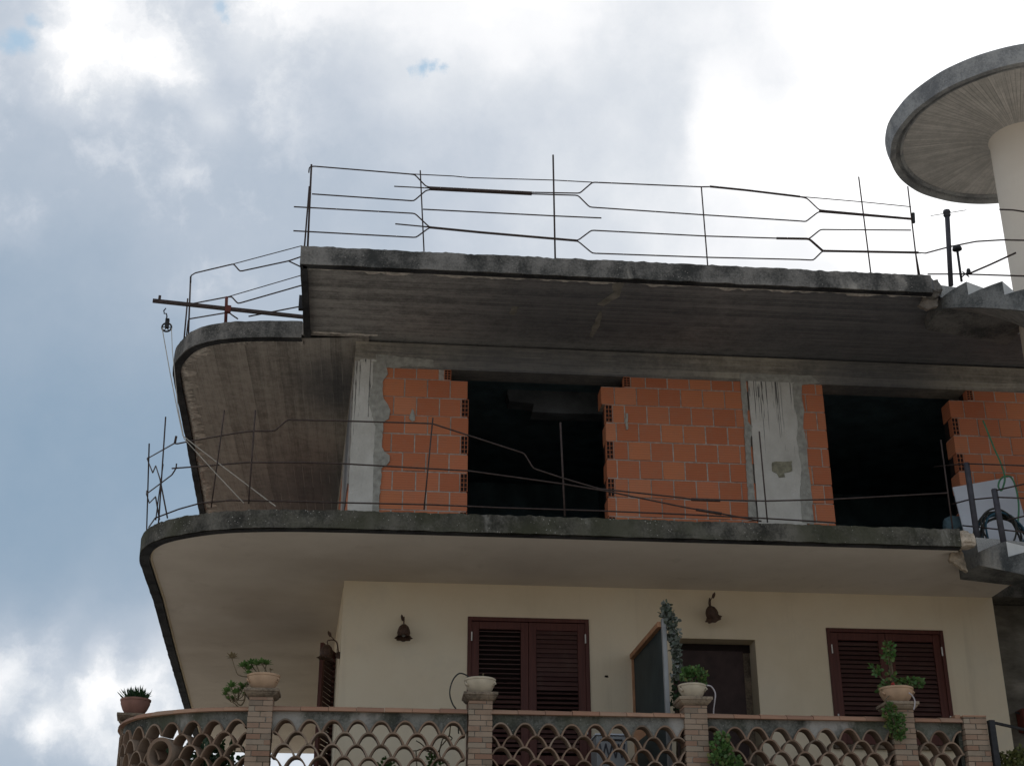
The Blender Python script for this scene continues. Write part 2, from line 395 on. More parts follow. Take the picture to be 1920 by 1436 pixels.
def crust(pl, d0, wmin, wmax, z, mat, root, seed=0, amp=1.0, freq=6, gap=.0):
    """jagged lime deposit hanging just under a soffit along its edge"""
    pl = resample([(p.x, p.y) for p in pl], .025); ns = normals(pl); mb = MB(); n = len(pl)
    vals = []
    for i, p in enumerate(pl):
        a = noise.noise(Vector((p.x * freq, p.y * freq, seed))); b = noise.noise(Vector((p.x * freq * 4, p.y * freq * 4, seed + 5)))
        w = wmin + (wmax - wmin) * max(0, min(1, .5 + a * .9 * amp + b * .7))
        o = d0 + .02 * noise.noise(Vector((p.x * 9, p.y * 9, seed + 9)))
        vals.append((o, w))
    for i, p in enumerate(pl):
        q = p + ns[i] * vals[i][0]; mb.v.append(Vector((q.x, q.y, z - .004)))
    for i, p in enumerate(pl):
        q = p + ns[i] * (vals[i][0] + vals[i][1] * .5); mb.v.append(Vector((q.x, q.y, z - .022 - .012 * noise.noise(Vector((p.x * 30, p.y * 30, 2))))))
    for i, p in enumerate(pl):
        q = p + ns[i] * (vals[i][0] + vals[i][1]); mb.v.append(Vector((q.x, q.y, z - .003)))
    for i in range(n - 1):
        if gap and noise.noise(Vector((pl[i].x * 1.7, pl[i].y * 1.7, seed + 20))) < gap - .35: continue
        mb.f.append((i, i + 1, n + i + 1, n + i)); mb.f.append((n + i, n + i + 1, 2 * n + i + 1, 2 * n + i))
    return mb.build('lime_crust', mat, root)

# ------------------------------------------------------------------ the building
H = thing('unfinished_house', (3, 4, 0), 'unfinished house with orange brick top floor above a cream floor, rounded concrete slabs', 'house')

def pane_wall(x0, x1, z0, z1, y0, y1, holes):
    xs = sorted({x0, x1} | {h[0] for h in holes} | {h[1] for h in holes}); zs = sorted({z0, z1} | {h[2] for h in holes} | {h[3] for h in holes})
    xs = [x for x in xs if x0 <= x <= x1]; zs = [z for z in zs if z0 <= z <= z1]
    def solid(i, j):
        if i < 0 or j < 0 or i >= len(xs) - 1 or j >= len(zs) - 1: return False
        cx = (xs[i] + xs[i + 1]) / 2; cz = (zs[j] + zs[j + 1]) / 2
        return not any(h[0] < cx < h[1] and h[2] < cz < h[3] for h in holes)
    mb = MB()
    for i in range(len(xs) - 1):
        for j in range(len(zs) - 1):
            if not solid(i, j): continue
            a, b, c, d = xs[i], xs[i + 1], zs[j], zs[j + 1]
            mb.add([(a, y0, c), (b, y0, c), (b, y0, d), (a, y0, d)], [(0, 1, 2, 3)]); mb.add([(a, y1, c), (b, y1, c), (b, y1, d), (a, y1, d)], [(3, 2, 1, 0)])
            if not solid(i - 1, j): mb.add([(a, y0, c), (a, y1, c), (a, y1, d), (a, y0, d)], [(0, 3, 2, 1)])
            if not solid(i + 1, j): mb.add([(b, y0, c), (b, y1, c), (b, y1, d), (b, y0, d)], [(0, 1, 2, 3)])
            if not solid(i, j - 1): mb.add([(a, y0, c), (b, y0, c), (b, y1, c), (a, y1, c)], [(0, 3, 2, 1)])
            if not solid(i, j + 1): mb.add([(a, y0, d), (b, y0, d), (b, y1, d), (a, y1, d)], [(0, 1, 2, 3)])
    return mb
SD = Vector((-.058, 1, 0)).normalized(); SX = Vector((SD.y, -SD.x, 0))   # side wall runs back along SD; SX points into the house
SM = Matrix(((SX.x, SD.x, 0, -.455), (SX.y, SD.y, 0, 0), (0, 0, 1, 0), (0, 0, 0, 1)))
FL1, FL2 = 3.17, 6.13
W1 = (.94, 2.305, FL1, 5.607); W2 = (5.04, 6.418, 4.266, 5.577); DR = (3.24, 4.205, FL1, 5.42)
mb = pane_wall(-.455, 7.07, FL1 - .02, Z2 - .001, 0, .28, [W1, W2, DR]); mb.build('front_wall', M['plaster'], H)
MB().box(0.002, .28, .0, 11.5, FL1 - .02, Z2 - .001, SM @ Matrix.Translation((0, .285, 0))).build('side_wall', M['plaster'], H)
MB().box(6.8, 7.068, .285, 11.4, FL1, Z2 - .001).build('party_wall', M['plaster'], H)
mb = pane_wall(-.455, 7.07, .0, Z1, 0, .28, [(1.0, 3.4, .0, 2.4), (4.6, 5.8, .0, 2.2)]); mb.build('ground_floor_wall', M['plaster'], H)
MB().box(0, .28, .285, 11.5, 0, Z1, SM).build('side_wall', M['plaster'], H)
MB().box(.99, 3.41, .12, .16, 0, 2.41).build('garage_door', M['door_dark'], H)
MB().box(4.59, 5.81, .12, .16, 0, 2.21).build('street_door', M['shutter'], H)
MB().box(-1.0, 9.4, 11.5, 11.8, 0, 9.0).build('rear_wall', M['plaster'], H)
# slabs
slab('first', LOW, [(6.15, -1.3), (7.06, -.68), (7.06, 11.65)], Z1, Z1 + .165, Z1 - .02, .10, M['fascia_low'], M['soffit'], H)
slab('second', LOW, [(6.15, -1.3), (7.06, -.68), (7.06, 11.65)], Z2, Z2 + .165, Z2 - .022, .10, M['fascia_low'], M['soffit'], H, jag=.020)
lipstrip(LOW, Z2 - .022, .105, M['dark_lip'], H)
# pale bead where the plaster stops
bead = MB(); bi = inset(LOW, .125); bead.tube([(p.x, p.y, Z2 - .002) for p in bi], .012, 5); bead.build('plaster_bead', M['plaster'], H)
MB().box(7.065, 9.4, .0, 11.5, Z2 + .01, Z2 + .16).build('stairwell_floor', M['fascia_low'], H)
e, so = slab('roof', ROOF, [(6.4, -1.46), (6.83, -1.2), (7.48, -.87), (9.5, -.87), (9.5, 11.6), (-.30, 11.6), (-.30, -.11)], Z3, 9.17, 8.95, .075, M['fascia_up'], M['board_roof'], H, jag=.024)
lipstrip(ROOF, 8.95, .08, M['dark_lip'], H)
e, so = slab('wing', WING, [(-.305, -.11), (-.305, 11.6)], Z3 - .03, 9.155, 8.935, .09, M['fascia_up'], M['board_wing'], H, jag=.014)
lipstrip(WING, 8.935, .095, M['dark_lip'], H)
crust(WING, .10, .02, .20, Z3 - .03, M['crust'], H, 3, 1.2, 5)
ROOF_F = [p for p in ROOF if p.y < -1.89]
crust(ROOF_F, .155, .0, .10, Z3, M['crust'], H, 8, 1.3, 2.2)
# wing soffit runs back beside the house; the strip between wing and main roof
cj = MB(); pts = [(-1.0, -.02), (-.2, -.03)]
crust([Vector((-.98, -.17)), Vector((-.6, -.16)), Vector((-.2, -.14))], 0, .01, .05, Z3, M['crust'], H, 12, 1, 9)
# pale repaired crack under the roof
def flat_patch(px, Z, mat, name, dz=.006, jit=.01, root=H):
    pts = [onZ(x, y, Z) for x, y in px]; P = []
    for a, b in zip(pts, pts[1:] + pts[:1]):
        for k in range(5):
            q = a.lerp(b, k / 5); P.append(Vector((q.x + random.uniform(-jit, jit), q.y + random.uniform(-jit, jit), Z - dz)))
    P2 = [Vector((p.x, p.y, Z - .0005)) for p in P]; n = len(P); mb = MB()
    mb.add(P + P2, [tuple(range(n))] + [(i, (i + 1) % n, n + (i + 1) % n, n + i) for i in range(n)])
    return mb.build(name, mat, root)
M['patchm'] = plain('pale_seep_stain', (.24, .235, .205), .95, .3, 9)
flat_patch([(1148, 528), (1172, 530), (1160, 556), (1131, 574), (1119, 570), (1150, 548)], Z3, M['patchm'], 'seep_patch')
flat_patch([(1122, 584), (1129, 582), (1126, 610), (1112, 632), (1106, 630), (1114, 604)], Z3, M['patchm'], 'seep_patch', jit=.012)
flat_patch([(960, 574), (974, 576), (966, 590), (955, 589)], Z3, M['patchm'], 'seep_patch', jit=.012)

# ring beam and columns
BB = 8.64
mb = MB(); nseg = 140
mb.box(-.46, 9.4, .0, .30, BB, Z3 - .032); bo = mb.build('ring_beam', M['board_beam'], H)
mb = MB().box(0.0, .28, .301, 11.4, BB, Z3 - .032, SM); mb.build('ring_beam', M['board_beam'], H)
def rough_column(x0, x1, z0, z1, y0=-.012, y1=.30):
    mb = MB(); nx = 10; nz = 40
    for j in range(nz + 1):
        for i in range(nx + 1):
            x = x0 + (x1 - x0) * i / nx; z = z0 + (z1 - z0) * j / nz
            if i in (0, nx): x += .008 * noise.noise(Vector((i, z * 6, x0)))
            mb.v.append(Vector((x, y0 + .008 * noise.noise(Vector((x * 9, z * 5, 1))), z)))
    for j in range(nz):
        for i in range(nx):
            a = j * (nx + 1) + i; mb.f.append((a, a + 1, a + nx + 2, a + nx + 1))
    mb.add([(x0, y0, z0), (x0, y1, z0), (x0, y1, z1), (x0, y0, z1)], [(0, 1, 2, 3)]); mb.add([(x1, y0, z0), (x1, y1, z0), (x1, y1, z1), (x1, y0, z1)], [(3, 2, 1, 0)])
    return mb
rough_column(-.458, -.175, FL2, BB + .06).build('column', M['column'], H)
rough_column(4.35, 4.93, FL2, BB).build('column', M['column'], H)
# hollow clay block walls
CH = .2365; BW = .272; J = .0115
def block_wall(x0, x1, rows, left_jamb=None, right_jamb=None, shift=0, seed=1):
    """rows: list of (index, xa, xb) limits. Returns blocks, mortar bed and dark cell fills"""
    rnd = random.Random(seed); bm_, mo, ho = MB(), MB(), MB()
    for (r, xa, xb) in rows:
        z0 = FL2 + r * CH; z1 = z0 + CH
        if z1 > BB + .02: z1 = BB - .002
        if z1 - z0 < .05: continue
        off = (shift + (r % 2) * .5 + rnd.uniform(-.06, .06)) * BW
        n = math.floor((xa - off) / BW); x = off + n * BW
        rl = left_jamb and r % 2 == left_jamb[0]; rr = right_jamb and r % 2 == right_jamb[0]
        a, b = xa, xb
        if rl:
            ends(bm_, ho, xa, xa + .085, z0 + J / 2, z1 - J / 2); a = xa + .095
        if rr:
            ends(bm_, ho, xb - .085, xb, z0 + J / 2, z1 - J / 2); b = xb - .095
        while x < b - .01:
            p, q = max(x + J / 2, a), min(x + BW - J / 2 - rnd.uniform(0, .003), b)
            if q - p > .045:
                dy = rnd.uniform(-.006, .004); dz = rnd.uniform(-.002, .002)
                bm_.box(p, q, dy, .245, z0 + J / 2 + dz, z1 - J / 2 + dz)
            x += BW
        mo.box(xa + .012, xb - .012, .005, .235, z0, z1 - .001)
    return bm_, mo, ho
def ends(bm_, ho, xa, xb, z0, z1):
    # a block laid end-on: its open cells face the street
    t = .007; cols_ = 2; rows_ = 4; y0, yd = -.008, .10
    cw = (xb - xa - t * (cols_ + 1)) / cols_; chh = (z1 - z0 - t * (rows_ + 1)) / rows_
    for i in range(cols_ + 1):
        x = xa + i * (cw + t); bm_.box(x, x + t, y0, yd, z0, z1)
    for j in range(rows_ + 1):
        z = z0 + j * (chh + t)
        for i in range(cols_):
            x = xa + t + i * (cw + t); bm_.box(x, x + cw, y0 + .001, yd, z, z + t)
    ho.box(xa + .002, xb - .002, y0 + .009, yd + .13, z0 + .002, z1 - .002)  # solid box behind the webs, the cells' shade put into its colour
def wall_set(bl, mo, ho):
    w = bl.build('block_wall', M['block'], H, bevel=.004); mo.build('mortar_bed', M['mortar'], H)
    for k in range(0, len(ho.v), 8):
        q = MB(); q.v = ho.v[k:k + 8]; q.f = [(0, 3, 2, 1), (4, 5, 6, 7), (0, 1, 5, 4), (1, 2, 6, 5), (2, 3, 7, 6), (3, 0, 4, 7)]; q.build('cavity_shade', M['hole'], H)
nr = 11
rows = [(r, -.165, .915) for r in range(0, 9)] + [(9, -.165, .90), (10, -.165, .72)]
rows = [(r, a, (.70 if r == 10 else b)) for r, a, b in rows]
wall_set(*block_wall(0, 0, rows, right_jamb=(0, ), shift=.1, seed=3))
rows = [(r, 2.565, 4.345) for r in range(0, 9)] + [(9, 2.52, 4.345), (10, 2.80, 4.345)]
wall_set(*block_wall(0, 0, rows, left_jamb=(0, ), shift=.35, seed=5))
rows = [(r, 4.94, 5.285) for r in range(0, 11)]
wall_set(*block_wall(0, 0, rows, shift=.05, seed=9))
rows = [(r, 6.88, 9.3) for r in range(0, 10)] + [(10, 7.12, 9.3)]
wall_set(*block_wall(0, 0, rows, left_jamb=(0, ), shift=.5, seed=11))
# side wall of clay block behind the corner column
bl, mo = MB(), MB(); rnd = random.Random(4)
for r in range(11):
    z0 = FL2 + r * CH; z1 = min(z0 + CH, BB - .002)
    y = .31 + (r % 2) * -.13
    while y < 11.3:
        a = max(y, .305); bl.box(rnd.uniform(-.003, .003), .20, a + J / 2, y + BW - J / 2, z0 + J / 2, z1 - J / 2, SM); y += BW
mo.box(.012, .19, .31, 11.3, FL2, BB, SM)
wall_set(bl, mo, MB())
MB().box(-.012, .05, .302, 3.2, 7.25, BB - .001, SM).build('shade_toned_column_side', M['board_wing'], H)  # concrete column side over the blocks, shade put into its darker tone
# mortar smears over the joints of column and block
def smear(pts, name='mortar_smear', y=-.016, m='smear'):
    P = []
    for a, b in zip(pts, pts[1:] + pts[:1]):
        A, B = onY(a[0], a[1], y), onY(b[0], b[1], y); n = max(2, int((B - A).length / .035))
        for k in range(n):
            q = A.lerp(B, k / n); P.append(Vector((q.x + .006 * noise.noise(Vector((q.x * 60, q.z * 60, 3))) + .009 * noise.noise(Vector((q.x * 14, q.z * 14, 1))), y, q.z + .014 * noise.noise(Vector((q.x * 20, q.z * 20, 7))))))
    n = len(P); mb = MB(); c = sum(P, Vector()) / n
    back = [Vector((p.x + (p.x - c.x) * .03, .0, p.z)) for p in P]
    mb.add(P + back, [tuple(range(n))] + [(i, (i + 1) % n, n + (i + 1) % n, n + i) for i in range(n)])
    return mb.build(name, M[m], H)
smear([(700, 676), (722, 676), (727, 700), (718, 715), (717, 735), (719, 748), (726, 757), (732, 770), (728, 784), (719, 792), (717, 812), (716, 838), (721, 846), (730, 853), (731, 864), (724, 872), (716, 878), (714, 905), (710, 962), (698, 962), (700, 860), (704, 800), (690, 752), (698, 720)])
smear([(1388, 712), (1399, 712), (1403, 790), (1411, 800), (1407, 830), (1412, 900), (1420, 975), (1404, 975), (1400, 880), (1396, 800)])
smear([(1486, 718), (1504, 720), (1503, 745), (1508, 768), (1506, 800), (1513, 830), (1515, 870), (1523, 930), (1526, 982), (1505, 980), (1500, 930), (1503, 880), (1494, 820), (1497, 790), (1488, 752)])
smear([(767, 783), (772, 766), (776, 770), (779, 788), (773, 790)])
smear([(1173, 775), (1177, 775), (1178, 805), (1174, 806)])
smear([(676, 678), (706, 678), (706, 674), (676, 674)], m='column', y=-.02)
smear([(1388, 700), (1520, 704), (1535, 718), (1500, 722), (1390, 713)], y=-.006)
smear([(706, 664), (812, 674), (812, 688), (760, 686), (738, 691), (718, 688), (706, 690)], y=-.008)
smear([(1448, 866), (1484, 864), (1486, 882), (1470, 886), (1472, 893), (1461, 896), (1457, 887), (1448, 884)], y=-.019, m='recess')
# rooms behind: partitions, ceiling rib, floor
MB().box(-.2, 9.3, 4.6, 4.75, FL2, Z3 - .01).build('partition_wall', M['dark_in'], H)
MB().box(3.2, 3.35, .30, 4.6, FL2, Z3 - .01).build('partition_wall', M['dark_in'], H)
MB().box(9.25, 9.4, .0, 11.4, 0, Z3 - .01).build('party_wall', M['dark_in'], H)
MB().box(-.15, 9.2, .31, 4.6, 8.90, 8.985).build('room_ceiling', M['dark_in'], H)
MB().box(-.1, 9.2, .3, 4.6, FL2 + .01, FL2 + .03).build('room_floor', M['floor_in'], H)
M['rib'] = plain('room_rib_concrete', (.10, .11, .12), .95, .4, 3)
P = [onY(x, y, 1.1) for x, y in ((905, 703), (1110, 708), (1145, 716), (1145, 776), (1060, 775), (998, 772), (1001, 757), (985, 754), (955, 752), (951, 736), (953, 722), (912, 717))]
n = len(P); mb = MB(); mb.add(P + [p + Vector((0, .25, 0)) for p in P], [tuple(range(n)), tuple(range(2 * n - 1, n - 1, -1))] + [(i, (i + 1) % n, n + (i + 1) % n, n + i) for i in range(n)])
mb.build('broken_ceiling_piece', M['rib'], H)
# shutters
def louvre_leaf(root, x0, x1, z0, z1, y, opens, mrail=None):
    fw = .085
    f = MB(); f.box(x0, x0 + fw, y, y + .045, z0, z1); f.box(x1 - fw, x1, y, y + .045, z0, z1)
    f.box(x0 + fw, x1 - fw, y + .001, y + .044, z1 - fw, z1); f.box(x0 + fw, x1 - fw, y + .001, y + .044, z0, z0 + .12)
    mid = (z0 + z1) / 2 - .12 if mrail is None else mrail
    if mid: f.box(x0 + fw, x1 - fw, y + .001, y + .044, mid - .05, mid + .05)
    fo = f.build('shutter_leaf', M['shutter'], root, bevel=.004)
    s = MB(); z = z0 + .14; p = .052; i = 0
    while z < z1 - fw - .02:
        if not (mid and mid - .075 < z < mid + .065):
            ang = opens(z) + random.uniform(-.07, .07); Mx = Matrix.Translation(((x0 + x1) / 2, y + .022, z)) @ Matrix.Rotation(ang, 4, 'X')
            s.box(-(x1 - x0) / 2 + fw + .002, (x1 - x0) / 2 - fw - .002, -.026, .026, -.004, .004, Mx)
        z += p; i += 1
    so = s.build('louvres', M['slat'], fo)
    return fo
def shutter(x0, x1, z0, z1, o1, o2, hz, mrail=None):
    c = thing_part('shutter_frame', x0, x1, z0, z1)
    xm = (x0 + x1) / 2
    louvre_leaf(H, x0 + .045, xm - .002, z0 + .01, z1 - .05, .0, o1, mrail); louvre_leaf(H, xm + .002, x1 - .045, z0 + .01, z1 - .05, .0, o2, mrail)
    for z in hz:
        for x in (x0 + .045, x1 - .045):
            MB().tube([(x, -.024, z), (x, -.024, z + .10)], .008, 6).build('hinge', M['white_metal'], c)
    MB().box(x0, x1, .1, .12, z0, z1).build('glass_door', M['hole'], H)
def thing_part(name, x0, x1, z0, z1):
    f = MB(); t = .045
    f.box(x0, x0 + t, -.015, .06, z0, z1); f.box(x1 - t, x1, -.015, .06, z0, z1); f.box(x0 + t, x1 - t, -.014, .06, z1 - t, z1)
    return f.build(name, M['shutter'], H, bevel=.004)
shutter(*W1[:2], W1[2], W1[3], lambda z: R(20 if z > 4.75 else 42), lambda z: R(66 if z > 4.80 else (30 if z > 4.4 else 55)), [5.33, 4.33], mrail=4.05)
shutter(*W2[:2], W2[2], W2[3], lambda z: R(52), lambda z: R(55), [5.28, 4.5], mrail=False)
MB().box(W2[0] - .04, W2[1] + .04, -.05, .1, W2[2] - .045, W2[2] - .002).build('window_sill', M['capital'], H, bevel=.005)
# doorway: reveal and lowered roller
MB().box(DR[0], DR[1] - .10, .20, .24, FL1, DR[3] - .09).build('roller_door', M['door_dark'], H)
MB().box(DR[1] - .10, DR[1], .275, .30, FL1, DR[3]).build('door_jamb', M['capital'], H)
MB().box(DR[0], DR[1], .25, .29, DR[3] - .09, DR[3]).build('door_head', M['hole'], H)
# open leaf on the side wall
hx = Vector((-.566, 1.92, 0)); ox = Vector((-.72, 1.33, 0)); dv = (ox - hx).normalized(); nv = Vector((-dv.y, dv.x, 0))
LM = Matrix(((dv.x, nv.x, 0, hx.x), (dv.y, nv.y, 0, hx.y), (0, 0, 1, 0), (0, 0, 0, 1)))
f = MB(); L = .61
for b in ((0, .08, FL1 + .03, 5.6), (L - .08, L, FL1 + .03, 5.6)): f.box(b[0], b[1], -.02, .02, b[2], b[3], LM)
for z in (FL1 + .03, 4.25, 5.51): f.box(.08, L - .08, -.019, .019, z, z + .09, LM)
lf = f.build('open_shutter_leaf', M['shutter'], H)
s = MB(); z = 3.35
while z < 5.48:
    s.box(.08, L - .08, -.024, .024, -.004, .004, LM @ Matrix.Translation((0, 0, z)) @ Matrix.Rotation(R(38), 4, 'X')); z += .062
s.build('louvres', M['slat'], lf)
MB().box(0, 2, 0, 1, 0, 1, SM @ Matrix.Translation((-.003, 1.95, FL1 + .02)) @ Matrix.Diagonal((.005, .8, 2.42, 1))).build('side_doorway_shade', M['hole'], H)  # thin near-black sheet on the wall, painted shade of an opening
MB().box(.06, .14, .0, .09, -.045, 0, Matrix.Translation((2.44, 0, 4.98)) @ Matrix.Diagonal((.5, .5, .5, 1))).build('wall_hook', M['iron'], H)

# ------------------------------------------------------------------ concrete wall right of the house
mb = MB().box(7.075, 9.4, .32, .6, 0, Z2); mb.build('concrete_wall', M['greywall'], None, loc=(8.2, .45, 0))
o = bpy.data.objects['concrete_wall']; tag(o, 'bare grey concrete wall right of the cream facade', 'wall')
# ------------------------------------------------------------------ stair tower
TC = Vector((7.63, -1.44, 0))
T = thing('stair_tower', TC, 'round pale stair tower with wide concrete disc roof and spiral stairs beside the house', 'stair tower')
MB().lathe([(.40, 0), (.39, 6), (.385, 8.5), (.38, 9.3), (.375, 10.6), (.37, 11.38), (.385, 11.42)], TC, 64).build('core', M['core'], T, smooth=True)
MB().lathe([(.37, 11.41), (.42, 11.44), (.60, 11.475), (1.0, 11.49), (1.40, 11.5)], TC, 96).build('disc_soffit', M['board_disc'], T, smooth=True)
wob = lambda a, z, r: .008 * noise.noise(Vector((math.cos(a) * 5, math.sin(a) * 5, z * 4)))
M['discedge'] = weathered('disc_edge_concrete', (.40, .40, .39), (.19, .195, .20), (.52, .50, .46), None, .6, .1)
MB().lathe([(1.40, 11.499), (1.425, 11.47), (1.44, 11.47), (1.455, 11.50), (1.485, 11.50), (1.50, 11.45), (1.565, 11.45), (1.585, 11.55), (1.61, 11.66), (1.60, 11.68), (1.2, 11.72), (.0, 11.76)], TC, 128, wob=wob).build('disc_edge', M['discedge'], T, smooth='auto')
RS, RI = 1.45, .37
def polar(r, deg, z): return Vector((TC.x + r * math.cos(R(deg)), TC.y + r * math.sin(R(deg)), z))
def flight(ztop, nsteps, first=16.7, rest=13.5, ncut=4):
    st, ri, sl = MB(), MB(), MB(); a = 190.0; rise = .1675
    angs = [a]
    for i in range(nsteps): a += first if i < ncut else rest; angs.append(a)
    # tread k lies between angs[k] and angs[k+1] at z = ztop - (k+1)*rise
    zb = [ztop - .295 - .0 - k * rise * 1.0 - min(k, 3) * .02 for k in range(nsteps + 1)]
    for k in range(nsteps):
        zt = ztop - (k + 1) * rise; sub = 4
        for m in range(sub):
            a0 = angs[k] + (angs[k + 1] - angs[k]) * m / sub; a1 = angs[k] + (angs[k + 1] - angs[k]) * (m + 1) / sub
            b0 = zb[k] + (zb[k + 1] - zb[k]) * m / sub; b1 = zb[k] + (zb[k + 1] - zb[k]) * (m + 1) / sub
            st.add([polar(RI, a0, zt), polar(RS, a0, zt), polar(RS, a1, zt), polar(RI, a1, zt)], [(0, 1, 2, 3)])
            st.add([polar(RS, a0, b0), polar(RS, a1, b1), polar(RS, a1, zt), polar(RS, a0, zt)], [(0, 1, 2, 3)])
            sl.add([polar(RI, a0, b0), polar(RS - .03, a0, b0), polar(RS - .03, a1, b1), polar(RI, a1, b1)], [(3, 2, 1, 0)])
            st.add([polar(RS - .03, a0, b0 - .012), polar(RS + .012, a0, b0 - .012), polar(RS + .012, a1, b1 - .012), polar(RS - .03, a1, b1 - .012)], [(3, 2, 1, 0)])
            st.add([polar(RS + .012, a0, b0 - .012), polar(RS + .012, a1, b1 - .012), polar(RS + .012, a1, b1 + .03), polar(RS + .012, a0, b0 + .03)], [(0, 1, 2, 3)])
            st.add([polar(RS + .012, a0, b0 + .03), polar(RS + .012, a1, b1 + .03), polar(RS, a1, b1 + .03), polar(RS, a0, b0 + .03)], [(0, 1, 2, 3)])
        zr = zt + rise
        ri.add([polar(RI, angs[k], zt), polar(RS - .002, angs[k], zt), polar(RS - .002, angs[k], zr - .004), polar(RI, angs[k], zr - .004)], [(0, 1, 2, 3)])
        n_ = Vector((-math.sin(R(angs[k])), math.cos(R(angs[k])), 0)) * .02
        ri.add([polar(RI, angs[k], zt) - n_, polar(RS - .002, angs[k], zt) - n_, polar(RS - .002, angs[k], zr - .004) - n_, polar(RI, angs[k], zr - .004) - n_], [(0, 1, 2, 3)])
    # start face
    st.add([polar(RI, angs[0], zb[0]), polar(RS, angs[0], zb[0]), polar(RS, angs[0], ztop - .002), polar(RI, angs[0], ztop - .002)], [(0, 1, 2, 3)])
    # landing wedge back to the slab
    return st, ri, sl
M['helic'] = board_marked('radial_stair_soffit', (.34, .33, .31), (.15, .15, .145), 'radial', .11, tint=(.16, .15, .14))
for zt, ns in ((9.17, 18), (6.15, 18)):
    st, ri, sl = flight(zt, ns)
    fo = st.build('stair_flight', M['stair'], T); ri.build('risers', M['riser'], fo); sl.build('flight_soffit', M['helic'], fo)
    # landing joining slab and flight
    lm = MB(); pts = [polar(RS, a, 0) for a in range(168, 191, 2)]
    poly = [(p.x, p.y) for p in pts] + [(TC.x - .3, TC.y - .05), (TC.x - .3, TC.y + .6)]
    n = len(poly); lm.add([(x, y, zt - .30) for x, y in poly] + [(x, y, zt - .012) for x, y in poly], [tuple(range(n)), tuple(range(n, 2 * n))] + [(i, (i + 1) % n, n + (i + 1) % n, n + i) for i in range(n)])
    lm.build('landing', M['stair'], T)
# broken raw ends where slab and stair meet
def rubble(c, sx, sy, sz, name, mat, root, seed):
    mb = MB(); bm = bmesh.new(); bmesh.ops.create_icosphere(bm, subdivisions=3, radius=1)
    for v in bm.verts:
        k = 1 + .28 * noise.noise(v.co * 1.7 + Vector((seed, 0, 0))) + .12 * noise.noise(v.co * 6 + Vector((0, seed, 0)))
        q = Vector([math.copysign(abs(t) ** .6, t) for t in v.co]) * k; v.co = Vector((c[0] + q.x * sx, c[1] + q.y * sy, c[2] + q.z * sz))
    mb.v = [v.co.copy() for v in bm.verts]; mb.f = [tuple(v.index for v in f.verts) for f in bm.faces]; bm.free()
    return mb.build(name, mat, root)
M['rawc'] = plain('raw_broken_concrete', (.50, .42, .33), .95, .45, 8, bump=1, dist=.02)
rubble((6.00, -1.80, 6.065), .11, .12, .085, 'broken_end', M['rawc'], H, 1)
rubble((6.06, -1.72, 9.06), .10, .15, .09, 'broken_end', M['fascia_up'], H, 4)
M['rawe'] = plain('raw_beige_break', (.34, .28, .21), .95, .45, 8, bump=1, dist=.02)
def raw_face(px, y, name, mat, thick=.05):
    P = []
    pts = [onY(a, b, y) for a, b in px]
    for a, b in zip(pts, pts[1:] + pts[:1]):
        for k in range(5):
            q = a.lerp(b, k / 5); P.append(q + Vector((random.uniform(-.006, .006), random.uniform(-.012, .004), random.uniform(-.006, .006))))
    n = len(P); c = sum(P, Vector()) / n + Vector((0, -.015, 0)); mb = MB(); Q = [p + Vector((0, thick, 0)) for p in P]
    mb.add(P + Q + [c], [(i, (i + 1) % n, 2 * n) for i in range(n)] + [(i, (i + 1) % n, n + (i + 1) % n, n + i) for i in range(n)])
    return mb.build(name, mat, H)
raw_face([(1783, 1036), (1803, 1030), (1808, 1050), (1815, 1072), (1798, 1062), (1779, 1050)], -1.66, 'raw_patch', M['rawe'])
M['rawd'] = plain('raw_grey_break', (.24, .21, .18), .95, .4, 8, bump=1, dist=.02)
raw_face([(1722, 573), (1734, 556), (1751, 544), (1757, 556), (1759, 574), (1740, 579)], -1.70, 'raw_patch', M['rawd'], .05)


# ------------------------------------------------------------------ railings of reinforcing bar
def bars(root, conv, lst, name, r, mat='rebar', smoothpts=False):
    for pts in lst:
        rr = r
        if isinstance(pts[0], float): rr = pts[0]; pts = pts[1:]
        P = [conv(*p) for p in pts]
        # bend the bars softly
        Q = []
        for i, p in enumerate(P):
            if 0 < i < len(P) - 1:
                a, b = P[i - 1] - p, P[i + 1] - p; la, lb = min(.03, a.length * .3), min(.03, b.length * .3)
                Q += [p + a.normalized() * la, p + (a.normalized() * la + b.normalized() * lb) * .2, p + b.normalized() * lb]
            else: Q.append(p)
        MB().tube(Q, rr, 6).build(name, M[mat], root, smooth=True)
RP = -1.84
cf = lambda x, y: onY(x, y, RP)
T1 = thing('roof_railing', (2.4, RP, 9.17), 'improvised rusty rebar railing along the front edge of the roof', 'railing')
bars(T1, cf, [[.012, (584, 309), (577, 462)], [.010, (580, 350), (571, 462)], [(788, 320), (795, 471)], [.011, (1037, 291), (1041, 487)], [(1315, 351), (1327, 499)], [(1610, 332), (1633, 514)], [(1702, 350), (1722, 519)], [(1716, 470), (1725, 519)]], 'post', .0082)
